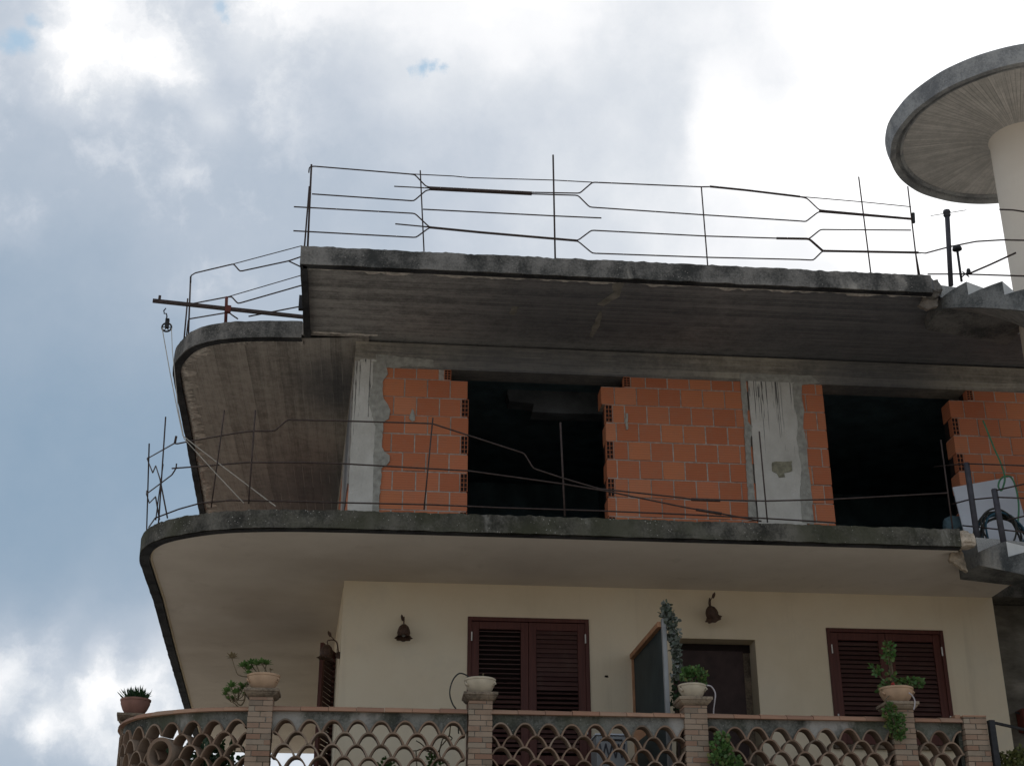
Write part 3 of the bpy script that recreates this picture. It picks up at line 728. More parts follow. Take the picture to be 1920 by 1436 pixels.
bars(T1, cf, [
    [(579, 324), (580, 314), (588, 312), (768, 326.7), (778, 328), (798, 349), (806, 351.5), (997, 361), (1087, 362.6), (1111, 342), (1314, 350.7), (1331, 350.5)],
    [.013, (1331, 350), (1400, 357), (1500, 369)], [(1490, 367.5), (1513, 372), (1536, 394), (1712, 410)], [.006, (1490, 368), (1618, 379), (1708, 388)],
    [.006, (768, 326.5), (850, 330.5), (880, 333.5), (1037, 338), (1110, 342)],
    [(585, 364), (776, 377), (798, 358), (806, 356), (997, 364), (1083.6, 366.6), (1105.6, 388.6), (1317, 403), (1500, 414.7), (1511, 415.8), (1534.6, 397.4), (1712, 412)],
    [.007, (739, 349.7), (805, 353)], [.024, (805, 353.5), (997, 363)],
    [(551, 388), (778, 400.5), (805, 426), (900, 435), (1083.6, 451), (1109, 432), (1322, 442.8), (1456, 446.9), (1517, 448), (1538.5, 430.6), (1708, 431.8)],
    [(793, 392.7), (1037, 405), (1127.6, 409)], [.014, (1456, 447), (1517, 448), (1542.4, 470.4)],
    [(550, 433), (780, 445.5), (805, 427), (900, 436.5), (1083.6, 452.3), (1110.7, 475), (1327, 482.7), (1500, 486.8), (1525, 488), (1542.4, 470.8), (1727, 474.5)],
    [.014, (805, 426.5), (900, 435.8), (1083.6, 451.6)], [.014, (1541, 470.6), (1722, 473.8)],
    [.008, (741, 420), (805, 426)], [.012, (1536, 395), (1712, 411)]], 'rail', .0080)
MB().tube([cf(1712, 400), cf(1713, 418)], .02, 6).build('clamp', M['iron'], T1)
WI = inset(WING, .06); WI.append(Vector((-.8, -.05)))
cw = lambda x, y: on_outline(x, y, WI)
T2 = thing('wing_railing', (-2.5, .4, 9.155), 'bent rebar railing on the rounded roof wing left of the main roof', 'railing')
bars(T2, cw, [[.012, (357.5, 519), (353, 631)], [(352, 560), (345, 637)], [.008, (353, 600), (349, 634)]], 'post', .01)
bars(T2, cw, [[(357.7, 530), (358, 517), (366, 512), (438, 495), (450, 509), (541, 489.5), (566, 481)], [.006, (438, 495), (566, 461)], [(541, 489.5), (563, 500)],
    [(350, 571.5), (426, 557), (434.5, 556.5), (446, 569.4), (566, 535)], [.006, (426, 557), (566, 516)], [(355, 598), (429, 585.7), (435.5, 591), (446, 598)], [(466, 593.4), (566, 574)], [.006, (356, 625), (406, 614)]], 'rail', .009)
bars(T2, cw, [[.020, (425, 557), (423, 606)]], 'post', .02, 'rust_red')
T2.children[-1]['label'] = 'thick red oxide post'
MB().box(-1.13, -1.075, -.62, -.56, 9.06, 9.24).build('bracket', M['iron'], T2)
LI = inset(LOW, .07); LI.append(Vector((6.9, -1.86)))
cl = lambda x, y: on_outline(x, y, LI)
T3 = thing('terrace_railing', (2, -1.86, 6.15), 'sagging rebar railing in front of the orange brick top floor', 'railing')
bars(T3, cl, [[(279.7, 832), (275, 993)], [(310.6, 781.6), (297.3, 980)], [(421, 769), (396, 951)], [(479, 769), (466, 944)], [(811.7, 783.3), (795, 955)], [.011, (1050.7, 792.3), (1059, 968)], [(1423.5, 808.8), (1439, 979)], [.008, (1764, 824.7), (1787, 997)]], 'post', .0080)
bars(T3, cl, [
    [(275.7, 860), (327, 831), (332, 832), (356, 827), (445, 811.7), (475, 808), (515, 808), (538.6, 787), (640, 789), (810, 794), (983, 850), (1000, 878), (1056.7, 896.7), (1123, 916), (1280, 933), (1296.7, 936), (1434.8, 939), (1558.7, 936), (1778, 924)],
    [.013, (328, 830), (330.5, 817.5)],
    [(322.5, 878), (378, 874), (462.8, 867), (559.8, 867), (640, 869), (880, 882.7), (1053, 906.7), (1143, 921.7), (1280, 950), (1353, 962.8), (1427.7, 977)],
    [(274.5, 926), (322.5, 890), (330, 878), (331, 869)],
    [(279, 988), (291, 971), (336, 954), (376, 943), (429.4, 938), (507, 939), (810, 946), (940, 951.7), (1140, 958), (1280, 964), (1438, 971.7), (1566, 979.5)],
    [.016, (1296, 936), (1350, 938)], [.015, (1305, 955), (1353, 963)]], 'rail', .0080)
bars(T3, cl, [[(276.8, 858), (276.8, 862.5), (286.4, 886.4), (292, 873), (300, 898), (314, 971)], [(275, 920), (275, 927), (280, 943), (291.7, 931), (299, 974)], [.007, (292, 975), (297, 935), (306, 870)]], 'brace', .008)
# stair railings on the outer edge of the spiral flights
ARC = [Vector((TC.x + 1.40 * math.cos(R(a)), TC.y + 1.40 * math.sin(R(a)))) for a in range(140, 262, 3)]
ca = lambda x, y: on_outline(x, y, ARC)
T4 = thing('upper_stair_railing', polar(1.4, 192, 9.0), 'thin curved rails and thick post where the upper spiral stairs leave the roof', 'railing')
bars(T4, ca, [[.028, (1776, 405), (1783, 536)]], 'post', .03, 'greyiron')
MB().lathe([(.0, -.03), (.034, -.03), (.044, -.01), (.03, .0), (.046, .02), (.038, .05), (.02, .06), (.0, .06)], ca(1775.5, 402), 10).build('post_cap', M['greyiron'], T4)
bars(T4, ca, [[(1727, 474), (1735, 475), (1780, 463), (1830, 453), (1880, 450), (1926, 451)], [(1740, 514), (1805, 514), (1926, 518)], [.009, (1874, 393), (1900, 394), (1926, 398)], [.011, (1820, 512), (1855, 497), (1905, 474)], [.004, (1745, 405), (1812, 394)]], 'rail', .009)
T5 = thing('stair_lamp_post', polar(1.4, 200, 9.0), 'slim iron stake with a small flared head on the upper stairs', 'stake')
bars(T5, ca, [[(1795, 470), (1803, 528)]], 'stake', .014, 'iron'); MB().lathe([(.0, .05), (.02, .045), (.05, .02), (.055, -.01), (.02, .0), (.0, 0)], ca(1794.5, 467), 12).build('head', M['iron'], T5)
bars(T5, ca, [[.008, (1803, 520), (1812, 512), (1818, 512)], [.008, (1805, 510), (1817, 519)]], 'wire_tie', .006, 'iron')
MB().lathe([(.0, -.03), (.02, -.03), (.026, 0), (.018, .03), (0, .035)], ca(1816, 509), 8).build('knob', M['iron'], T5)
T6 = thing('lower_stair_railing', polar(1.4, 192, 6.0), 'dark steel posts and curved rails where the lower spiral stairs leave the terrace', 'railing')
bars(T6, ca, [[.032, (1812, 868), (1838, 1046)], [.032, (1864, 917), (1884, 1030)]], 'post', .04, 'greyiron')
bars(T6, ca, [[(1752, 875), (1790, 871), (1812, 869), (1926, 873)], [(1785, 945), (1815, 937), (1870, 932), (1926, 934)], [(1868, 919), (1926, 906)], [.008, (1805, 985), (1926, 998)], [.008, (1888, 975), (1926, 966)]], 'rail', .0080)
pb = ca(1838, 1046); MB().box(pb.x - .02, pb.x + .13, pb.y - .05, pb.y + .05, pb.z - .04, pb.z + .03).build('base_plate', M['iron'], T6, bevel=.01)

# ------------------------------------------------------------------ hoist
HB0, HB1 = onY(285, 575, -.25), onY(600, 600, -.02)
HB1.z = 9.24; HB0.z = 9.27 if abs(HB0.z - 9.27) < .5 else HB0.z
dz_ = Vector((0, 0, 0))
T7 = thing('hoist_beam', HB1, 'dark steel hoist bar sticking out over the rounded roof wing', 'hoist')
ax = (HB1 - HB0).normalized(); sdn = ax.cross(Vector((0, 0, 1))).normalized(); upv = sdn.cross(ax)
BMx = Matrix(((ax.x, sdn.x, upv.x, HB0.x), (ax.y, sdn.y, upv.y, HB0.y), (ax.z, sdn.z, upv.z, HB0.z), (0, 0, 0, 1))); LB = (HB1 - HB0).length
MB().box(0, LB, -.018, .018, -.022, .022, BMx).build('bar', M['rebar'], T7, bevel=.003)
MB().box(.06, .09, -.015, .015, .022, .075, BMx).build('stop', M['rebar'], T7)
kx = (425 - 285) / 315 * LB
MB().box(kx - .035, kx + .035, -.03, .03, -.05, .035, BMx).build('clamp', M['rust_red'], T7)
hk = onY(310, 580, HB0.y + .03)
pc = onY(312.6, 613.7, HB0.y + .03)
T8 = thing('rope_pulley', hk, 'small black pulley wheel hanging from the hoist bar', 'pulley')
MB().tube([onY(x, y, hk.y) for x, y in ((311, 578), (307, 583), (308, 588), (312, 588), (313, 593), (312, 600))], .008, 6).build('hook', M['iron'], T8)
MB().box(pc.x - .022, pc.x + .022, pc.y - .022, pc.y - .014, pc.z - .01, pc.z + .095).box(pc.x - .022, pc.x + .022, pc.y + .014, pc.y + .022, pc.z - .01, pc.z + .095).box(pc.x - .022, pc.x + .022, pc.y - .022, pc.y + .022, pc.z + .085, pc.z + .11).build('block', M['iron'], T8)
MB().tube([pc + Vector((math.cos(a) * .055, 0, math.sin(a) * .055)) for a in [k * math.pi / 12 for k in range(24)]], .011, 6, True).build('wheel', M['iron'], T8, smooth=True)
sp_ = MB()
for a in range(0, 180, 60): sp_.tube([pc + Vector((math.cos(R(a)) * .05, 0, math.sin(R(a)) * .05)), pc - Vector((math.cos(R(a)) * .05, 0, math.sin(R(a)) * .05))], .006, 5)
sp_.build('spokes', M['iron'], T8)
def kink(x, y): return onY(x, y, -1.3)
rp = MB(); kk = onY(343, 817, -1.55); kk2 = onY(345, 822, -1.5)
rp.tube([pc + Vector((-.055, 0, 0)), onY(319, 700, -.6), onY(332, 766, -1.15), kk, onY(372, 840, -1.6), onY(502, 938, -1.8), onY(517, 949, -1.85)], .0055, 5)
rp.tube([pc + Vector((.055, 0, 0)), onY(323, 655, -.4), onY(334, 766, -1.1), kk2, onY(408, 891, -1.7), onY(457, 943, -1.82)], .0045, 5)
o = rp.build('rope', M['rope'], None, loc=pc); tag(o, 'thin pale rope running from the pulley down to the terrace edge', 'rope')

# ------------------------------------------------------------------ balustrade
BO = LOW      # its outer face stands over the slab edge
cum = [0]
for a, b in zip(BO, BO[1:]): cum.append(cum[-1] + (b - a).length)
NB = normals(BO)
import bisect
def at_s(s, n=0.0, z=0.0):
    i = max(0, min(len(BO) - 2, bisect.bisect_right(cum, s) - 1)); t = (s - cum[i]) / (cum[i + 1] - cum[i])
    p = BO[i].lerp(BO[i + 1], t); m = NB[i].lerp(NB[i + 1], max(0, min(1, t))).normalized()
    return Vector((p.x + m.x * n, p.y + m.y * n, z))
def s_of(x, y):
    best = min(range(len(BO)), key=lambda i: (BO[i].x - x) ** 2 + (BO[i].y - y) ** 2); return cum[best]
def s_of_px(x, y=1380):
    p = on_outline(x, y, BO); return s_of(p.x, p.y)
B = thing('balustrade', (1.5, -1.9, FL1), 'terracotta tile lattice balustrade with brick pillars along the lived-in balcony', 'balustrade')
TP = .226; RH = .1115; CROWN = 4.085; TZ = 4.165
SEND = s_of(5.93, -1.93)
def arch_pts(w, h, n=10):
    return [(w * math.sin(t), h * math.cos(t) ** .92 if math.cos(t) > 1e-6 else 0) for t in [(-.5 + k / n) * math.pi for k in range(n + 1)]]
def arch_h(ds):   # outer height profile of a tile at offset ds from its axis
    q = min(1, abs(ds) / (TP / 2)); return RH * 1.04 * (1 - q ** 2.15)
RING = on_outline(301, 1412, LOW); RINGS = s_of(RING.x, RING.y)
def lattice(s0, s1, name='tile_lattice'):
    mb = MB(); rows_ = 8; dep = .15
    for r in range(rows_ + 1):
        zc = CROWN - r * RH
        k0 = math.floor(s0 / TP); k = k0
        while True:
            sc = (k + .5 * (r % 2)) * TP; k += 1
            if sc > s1 + TP * .5: break
            if sc < s0 - TP * .5: continue
            if math.hypot(sc - RINGS, zc - RH * .5 - RING.z) < .125: continue
            n = 10; o_, i_ = [], []
            jz = random.uniform(-.004, .004); js = random.uniform(-.005, .005); t = .016
            for q in range(n + 1):
                ds = (-.5 + q / n) * TP; hh = arch_h(ds)
                sl = abs(ds) / (TP / 2)
                o_.append((sc + ds + js, zc - RH + hh + jz))
                i_.append((sc + ds * (1 - .15 * sl ** .8) + js, zc - RH + hh - t * (1 - .35 * sl) + jz - (.0 if sl < 1 else 0)))
            if sc - TP / 2 < s0 - .001 or sc + TP / 2 > s1 + .001:
                keep = [q for q in range(n + 1) if s0 <= o_[q][0] <= s1]
                if len(keep) < 2: continue
                o_ = [o_[q] for q in keep]; i_ = [i_[q] for q in keep]
            m = len(o_); base = len(mb.v); dd = random.uniform(-.016, .010)
            for (pp, nn) in ((o_, .0 + dd), (i_, .0 + dd), (i_, dep), (o_, dep)):
                for (s, z) in pp: mb.v.append(at_s(s, nn + .02, z))
            for a, b in ((0, 1), (1, 2), (2, 3), (3, 0)):
                for q in range(m - 1): mb.f.append((base + a * m + q, base + a * m + q + 1, base + b * m + q + 1, base + b * m + q))
    return mb.build(name, M['terra'], B, smooth='auto')
def band(s0, s1):
    mb = MB(); n = int((s1 - s0) / .012) + 1; f0, f1 = .035, .15
    top, bot = [], []
    for i in range(n + 1):
        s = s0 + (s1 - s0) * i / n; k = round(s / TP); ds = s - k * TP
        z = CROWN - RH + arch_h(ds) - .004
        top.append(s); bot.append(z)
    base = len(mb.v)
    for nn in (f0, f1):
        for i in range(n + 1): mb.v.append(at_s(top[i], nn + .006 * noise.noise(Vector((top[i] * 8, nn, 0))), bot[i]))
        for i in range(n + 1): mb.v.append(at_s(top[i], nn, TZ))
    m = n + 1
    for i in range(n):
        mb.f.append((base + i, base + i + 1, base + m + i + 1, base + m + i))
        mb.f.append((base + 2 * m + i, base + 3 * m + i, base + 3 * m + i + 1, base + 2 * m + i + 1))
        mb.f.append((base + i, base + 2 * m + i, base + 2 * m + i + 1, base + i + 1))
    return mb.build('mortar_band', M['band'], B)
def coping(s0, s1):
    mb = MB(); L = .262; s = s0; i = 0
    while s < s1 - .02:
        e = min(s + L, s1); rr = random.uniform(-.003, .003); n = 8
        for (sa, sb) in ((s + .003, (s + e) / 2), ((s + e) / 2, e - .001)):
            pass
        base = len(mb.v); steps = 4
        for j in range(steps + 1):
            sj = s + .004 + (e - s - .004) * j / steps; ex = .004 * (1 - j / steps)
            for q in range(n + 1):
                a = math.pi * q / n; mb.v.append(at_s(sj, .09 - math.cos(a) * (.105 + ex), TZ - .004 + math.sin(a) * (.052 + ex + rr)))
        for j in range(steps):
            for q in range(n): mb.f.append((base + j * (n + 1) + q, base + j * (n + 1) + q + 1, base + (j + 1) * (n + 1) + q + 1, base + (j + 1) * (n + 1) + q))
            mb.f.append((base + j * (n + 1), base + (j + 1) * (n + 1), base + (j + 1) * (n + 1) + n, base + j * (n + 1) + n))
        mb.f.append(tuple(base + q for q in range(n + 1))); mb.f.append(tuple(base + steps * (n + 1) + q for q in range(n + 1)))
        s = e
    return mb.build('coping', M['coping'], B, smooth='auto')
PX = [(-2.50, -.85), (-1.13, 0), (.94, 0), (3.03, 0), (5.02, 0), (5.80, 0)]
def pillar(c, zt, w=.225, cap=True, nm='pillar', ang=0):
    mb = MB(); z = FL1; h = .0515; k = 0; rnd = random.Random(int(c[0] * 100) + 5)
    Mx = Matrix.Translation((c[0], c[1], 0)) @ Matrix.Rotation(ang, 4, 'Z')
    core = MB()
    while z < zt - .01:
        z1 = min(z + h, zt); j = .005
        cut = 0 if k % 2 == 0 else (.055 if k % 4 == 1 else -.055)
        if k % 2 == 0: cut = rnd.choice([0, 0, .02])
        for (a, b) in ((-w / 2, cut - j / 2), (cut + j / 2, w / 2)):
            e = rnd.uniform(-.003, .003)
            mb.box(a + e, b + e, -w / 2 + rnd.uniform(-.003, .003), w / 2, z + j / 2, z1 - j / 2, Mx)
        z += h; k += 1
    p = mb.build(nm, M['pillar'], B, bevel=.003)
    core.box(-w / 2 + .007, w / 2 - .007, -w / 2 + .007, w / 2 - .007, FL1, zt - .002, Mx).build('pillar_mortar', M['band'], p)
    if cap:
        cp = MB(); z = zt
        prof = [(w / 2 + .0, z), (w / 2 + .02, z + .012), (w / 2 + .036, z + .03), (w / 2 + .04, z + .043), (w / 2 + .052, z + .046), (w / 2 + .052, z + .075)]
        base = len(cp.v)
        for (r, zz) in prof:
            for sx, sy in ((-1, -1), (1, -1), (1, 1), (-1, 1)): cp.v.append(Mx @ Vector((r * sx, r * sy, zz)))
        for i in range(len(prof) - 1):
            for q in range(4): cp.f.append((i * 4 + q, i * 4 + (q + 1) % 4, (i + 1) * 4 + (q + 1) % 4, (i + 1) * 4 + q))
        cp.f.append((3, 2, 1, 0)); t_ = (len(prof) - 1) * 4; cp.f.append((t_, t_ + 1, t_ + 2, t_ + 3))
        cp.build('capital', M['capital'], p, bevel=.004)
    return p
yp = -1.83
def px_of(xa, xb, y): return (onY(xa, 1380, y).x + onY(xb, 1380, y).x) / 2
PC = [(-2.475, -.72, 4.235), (px_of(463, 505, yp - .11), yp + .02, 4.285), (px_of(880, 921, yp - .11), yp, 4.285), (px_of(1285, 1329, yp - .11), yp, 4.28), (px_of(1678, 1716, yp - .11), yp, 4.275)]
for i, c in enumerate(PC): pillar((c[0], c[1]), c[2], ang=(R(8) if i == 0 else 0))
pe = (px_of(1811, 1853, yp - .11), yp); pillar(pe, 4.215, .235, False)
MB().box(pe[0] - .12, pe[0] + .12, yp - .12, yp + .12, 4.215, 4.232).build('pillar_tile', M['coping'], B, bevel=.006)
MB().box(pe[0] - .175, pe[0] - .12, yp - .06, yp + .10, 4.20, 4.245).build('pillar_tile', M['coping'], B, bevel=.006)
MB().box(pe[0] - .155, pe[0] - .119, yp - .03, yp + .09, FL1, 4.20).build('pilaster', M['band'], B)
ss = [s_of(-2.62, -.6) ] + [s_of(c[0], -1.9) for c in PC[1:]] + [s_of(pe[0] - .13, -1.93)]
hw = .11
segs = [(ss[0] + .0, ss[1] - hw)] + [(ss[i] + hw, ss[i + 1] - hw) for i in range(1, 4)] + [(ss[4] + hw, ss[5] - .0)]
s_back = s_of(-3.1, 7.4)
for a, b in [(s_back, s_of(-2.67, .0) )] + segs:
    lattice(a, b); band(a, b)
    coping(a, b)
lattice(s_of(-2.67, 0), ss[0] - .0); band(s_of(-2.67, 0), ss[0]); coping(s_of(-2.67, 0), ss[0])
# round terracotta ring set in the curved bay
rc = on_outline(301, 1412, LOW); sr = s_of(rc.x, rc.y); mb = MB(); n = 28; base = 0
for (rad, nn) in ((.150, -.02), (.115, -.02), (.115, .18), (.150, .18)):
    for k in range(n): a = 2 * math.pi * k / n; mb.v.append(at_s(sr + math.cos(a) * rad, nn, rc.z + math.sin(a) * rad))
for a, b in ((0, 1), (1, 2), (2, 3), (3, 0)):
    for k in range(n): mb.f.append((a * n + k, a * n + (k + 1) % n, b * n + (k + 1) % n, b * n + k))
mb.build('ring_tile', M['terra'], B, smooth='auto')

# ------------------------------------------------------------------ plants and pots
def leaf_at(mb, p, d, n, L, W, curl=.2):
    d = d.normalized(); s = d.cross(n)
    if s.length < .01: s = d.cross(Vector((1, 0, 0)))
    s.normalize(); u = s.cross(d)
    pts = [p, p + d * L * .35 + s * W * .5 + u * curl * L * .15, p + d * L * .75 + s * W * .42 + u * curl * L * .1, p + d * L - u * curl * L * .1, p + d * L * .75 - s * W * .42 + u * curl * L * .1, p + d * L * .35 - s * W * .5 + u * curl * L * .15, p + d * L * .55]
    mb.add(pts, [(0, 1, 6), (1, 2, 6), (2, 3, 6), (3, 4, 6), (4, 5, 6), (5, 0, 6)])
def rv(): 
    return Vector((random.gauss(0, 1), random.gauss(0, 1), random.gauss(0, 1))).normalized()
def foliage(mb, blobs, size, dens):
    for (c, r) in blobs:
        c = Vector(c); n = int(dens)
        for _ in range(n):
            p = c + rv() * r * random.random() ** .45; d = ((p - c).normalized() * .6 + rv() * .7 + Vector((0, 0, .2)))
            leaf_at(mb, p, d, rv(), size * random.uniform(.6, 1.25), size * random.uniform(.55, .95))
def stems(mb, p0, tips, r):
    for t in tips:
        t = Vector(t); m = Vector(p0).lerp(t, .5) + Vector((random.uniform(-.02, .02), random.uniform(-.02, .02), -.02)); mb.tube(catmull([p0, m, t], 4), r, 5)
def pot(name, c, zt, rt, h, mat, label, lugs=True):
    t = thing(name, (c[0], c[1], zt), label, 'flower pot', 'flower pots on the balustrade pillars')
    prof = [(0, 0), (rt * .52, 0), (rt * .60, .01), (rt * .82, h * .35), (rt * .97, h * .68), (rt * .98, h * .84), (rt * 1.02, h * .87), (rt * 1.03, h * .97), (rt * .98, h), (rt * .88, h * .97), (rt * .86, h * .80)]
    MB().lathe(prof, (c[0], c[1], zt), 36).build('bowl', mat, t, smooth='auto')
    if lugs:
        for sx in (-1, 1):
            x = c[0] + sx * rt * .88; MB().tube([(x, c[1] - .05, zt + h * .80), (x + sx * .014, c[1] - .06, zt + h * .66), (x - sx * .01, c[1] - .065, zt + h * .48)], .011, 6).build('lug', mat, t, smooth=True)
    MB().lathe([(0, h * .87), (rt * .88, h * .86)], (c[0], c[1], zt), 24).build('soil', M['soil'], t)
    return t
CT = .075
# 1: left corner pot with tiny spiky plant
c = PC[0]; t = pot('flower_pot', c, c[2] + CT, .150, .165, M['pot_dark'], 'dark clay bowl with small spiky plant on the leftmost corner pillar', False)
mb = MB(); b0 = Vector((c[0], c[1], c[2] + CT + .14))
for _ in range(190):
    d = Vector((random.gauss(0, .5), random.gauss(0, .5), 1)); p = b0 + Vector((random.uniform(-.09, .09), random.uniform(-.09, .09), 0)); leaf_at(mb, p, d, rv(), random.uniform(.08, .17), .012)
mb.build('plant', M['darkleaf'], t)
# 2: succulent with rosettes
c = PC[1]; t = pot('flower_pot', c, c[2] + CT, .155, .15, M['pot'], 'terracotta bowl with long stemmed green succulent rosettes')
P_ = lambda x, y, yy=yp: onY(x, y, yy)
base = Vector((c[0], c[1], c[2] + CT + .13)); st_, ro, dr = MB(), MB(), MB()
def rosette(mb, c, r, n=16):
    for k in range(n):
        a = k * 2.4; e = .15 + .9 * k / n; leaf_at(mb, c, Vector((math.cos(a) * math.cos(e), math.sin(a) * math.cos(e), math.sin(e) * .8)), Vector((0, 0, 1)), r * random.uniform(.8, 1.1), r * .36)
for (x, y, r) in ((459, 1249, .075), (466, 1255, .07), (471, 1245, .075), (481, 1247, .08), (491, 1243, .075), (499, 1246, .07), (454, 1250, .06), (466, 1263, .06)):
    tp = P_(x, y, yp + random.uniform(-.05, .05)); rosette(ro, tp, r); stems(st_, base + Vector((random.uniform(-.06, .06), 0, 0)), [tp], .005)
tp = P_(435, 1234); rosette(dr, tp, .075); st_.tube(catmull([base - Vector((.04, 0, 0)), P_(450, 1266), P_(441, 1252), tp], 5), .005, 5)
tp = P_(508, 1256); rosette(dr, tp, .03, 10); stems(st_, base + Vector((.09, 0, 0)), [tp], .003)
st_.build('stems', M['stem'], t); ro.build('rosettes', M['succ'], t); dr.build('dry_rosettes', M['dryleaf'], t)
# trailing succulent beside it
o2 = thing('trailing_succulent', P_(430, 1324, yp + .1), 'green succulent leaning over the coping left of the first brick pillar', 'plant')
ro, st_ = MB(), MB()
for (x, y, r) in ((425, 1297, .065), (434, 1288, .07), (441, 1300, .06), (455, 1291, .06), (460, 1303, .055), (447, 1296, .05), (422, 1303, .045), (436, 1312, .06), (429, 1310, .045), (451, 1285, .04), (462, 1285, .04)):
    tp = P_(x, y, yp + random.uniform(0, .10)); rosette(ro, tp, r * 1.12); stems(st_, P_(445, 1312, yp + .05), [tp], .004)
st_.tube(catmull([P_(440, 1303), P_(445, 1318), P_(453, 1321), P_(459, 1309), P_(458, 1298)], 5), .008, 5); st_.tube([P_(428, 1300), P_(437, 1316), P_(447, 1325)], .006, 5); st_.tube([P_(459, 1306), P_(462, 1285), P_(466, 1272)], .006, 5)
st_.build('stems', M['stem'], o2); ro.build('rosettes', M['succ'], o2)
# 3: nearly empty pale pot
c = PC[2]; t = pot('flower_pot', c, c[2] + CT, .15, .15, M['pot_pale'], 'pale clay bowl almost empty with one tiny sprig in front of the left shutters')
mb = MB(); b0 = Vector((c[0] + .03, c[1], c[2] + CT + .13))
for k in range(14): leaf_at(mb, b0 + Vector((random.uniform(-.015, .015), 0, random.uniform(0, .07))), Vector((random.gauss(0, .6), random.gauss(0, .6), .5)), rv(), .028, .012)
mb.tube([b0 - Vector((0, 0, .02)), b0 + Vector((.004, 0, .08))], .003, 4); mb.build('sprig', M['dryleaf'], t)
hs = MB().tube(catmull([onY(x, y, yp - .02) for x, y in ((884, 1274), (874, 1265), (861, 1262), (850, 1273), (844, 1290), (844, 1305), (849, 1320), (855, 1329), (858, 1345), (860, 1375))], 5), .007, 6)
o = hs.build('irrigation_hose', M['hose_black'], None, smooth=True, loc=onY(884, 1274, yp)); tag(o, 'thin black hose looping out of the nearly empty pale pot', 'hose')
# 4: green bushy pot
c = PC[3]; t = pot('flower_pot', c, c[2] + CT, .135, .14, M['pot_pale'], 'yellowish clay bowl with bright green leafy plant in front of the dark doorway')
mb, st_ = MB(), MB(); b0 = Vector((c[0], c[1], c[2] + CT + .12))
bl = [(P_(1286, 1263), .045), (P_(1296, 1262), .05), (P_(1308, 1260), .06), (P_(1316, 1264), .05), (P_(1313, 1272), .05), (P_(1300, 1270), .06), (P_(1282, 1268), .035), (P_(1292, 1257), .03), (P_(1318, 1276), .03)]
foliage(mb, bl, .038, 38); mb.build('leaves', M['leaf'], t); stems(st_, b0, [b[0] for b in bl], .004); st_.build('stems', M['stem'], t)
MB().tube(catmull([onY(x, y, yp - .03) for x, y in ((1325, 1284), (1334, 1287), (1341, 1299), (1340, 1315), (1338, 1330), (1338, 1352))], 5), .0075, 6).build('irrigation_hose', M['hose_white'], None, smooth=True, loc=onY(1325, 1284, yp))
tag(bpy.data.objects['irrigation_hose.001'], 'pale pinkish hose curving down from the pot by the dark doorway', 'hose')
# 5: tall geranium with hanging ivy
c = PC[4]; t = pot('flower_pot', c, c[2] + CT, .168, .155, M['pot'], 'round terracotta bowl with tall geranium and foliage hanging in front of the right window')
mb, st_, fl = MB(), MB(), MB(); b0 = Vector((c[0], c[1], c[2] + CT + .13))
bl = [(P_(1668, 1217), .05), (P_(1665, 1228), .06), (P_(1670, 1238), .055), (P_(1666, 1208), .03), (P_(1640, 1254), .05), (P_(1646, 1258), .03), (P_(1671, 1268), .06), (P_(1662, 1283), .05), (P_(1655, 1290), .05), (P_(1690, 1275), .055), (P_(1699, 1281), .055), (P_(1708, 1276), .045), (P_(1720, 1277), .055), (P_(1724, 1281), .04), (P_(1684, 1290), .04), (P_(1675, 1292), .045)]
foliage(mb, bl, .042, 24); stems(st_, b0, [b[0] for b in bl], .005)
bl = [(P_(x, y, yp - .18), r) for x, y, r in ((1667, 1327, .05), (1665, 1337, .06), (1672, 1344, .08), (1680, 1352, .08), (1670, 1356, .07), (1684, 1362, .07), (1690, 1345, .05), (1686, 1372, .055), (1678, 1368, .06), (1685, 1380, .035))]
foliage(mb, bl, .036, 44); st_.tube(catmull([b0, P_(1660, 1312, yp - .16), P_(1668, 1330, yp - .2), P_(1684, 1376, yp - .2)], 5), .006, 5)
for (x, y) in ((1674, 1281), (1676, 1283), (1672, 1283)):
    p = P_(x, y, yp - .05)
    for k in range(8): leaf_at(fl, p, rv(), rv(), .018, .014)
mb.build('leaves', M['leaf'], t); st_.build('stems', M['stem'], t); fl.build('blossom', M['redpetal'], t)
MB().tube(catmull([onY(x, y, yp - .17) for x, y in ((1704, 1298), (1710, 1303), (1715, 1312), (1715, 1322), (1713, 1330))], 5), .007, 6).build('irrigation_hose', M['hose_white'], None, smooth=True, loc=onY(1704, 1298, yp))
tag(bpy.data.objects['irrigation_hose.002'], 'short pale hose on the geranium pot in front of the right window', 'hose')
# plants behind the lattice
def shrub(name, label, blobs, size, dens, mat, root_at, st=True, cat='shrub'):
    t = thing(name, root_at, label, cat); mb = MB(); foliage(mb, blobs, size, dens); mb.build('leaves', M[mat], t)
    if st:
        s_ = MB(); stems(s_, Vector(root_at), [Vector(b[0]) for b in blobs[::2]], .009); s_.build('stems', M['stem'], t)
    return t
rnd = random.Random(2)
bl = [(Vector((rnd.uniform(-2.25, -1.55), rnd.uniform(-.2, .5), rnd.uniform(3.5, 4.12))), rnd.uniform(.11, .19)) for _ in range(60)]
shrub('leafy_shrub', 'dark leafy shrub behind the curved tile lattice at the left', bl, .075, 24, 'darkleaf', (-1.9, .15, FL1))
rnd = random.Random(5)
bl = [(onY(x + rnd.uniform(-3, 3), y, -2.03), r) for x, y, r in ((1352, 1380, .06), (1345, 1392, .07), (1356, 1398, .07), (1347, 1408, .08), (1362, 1410, .07), (1350, 1422, .09), (1368, 1425, .08), (1380, 1430, .07), (1338, 1425, .06), (1372, 1440, .09), (1350, 1445, .1))]
shrub('trailing_geranium', 'bright green geranium growing out of the lattice right of the third pillar', bl, .045, 40, 'leaf', (onY(1350, 1450, -1.8).x, -1.75, FL1 + .35))
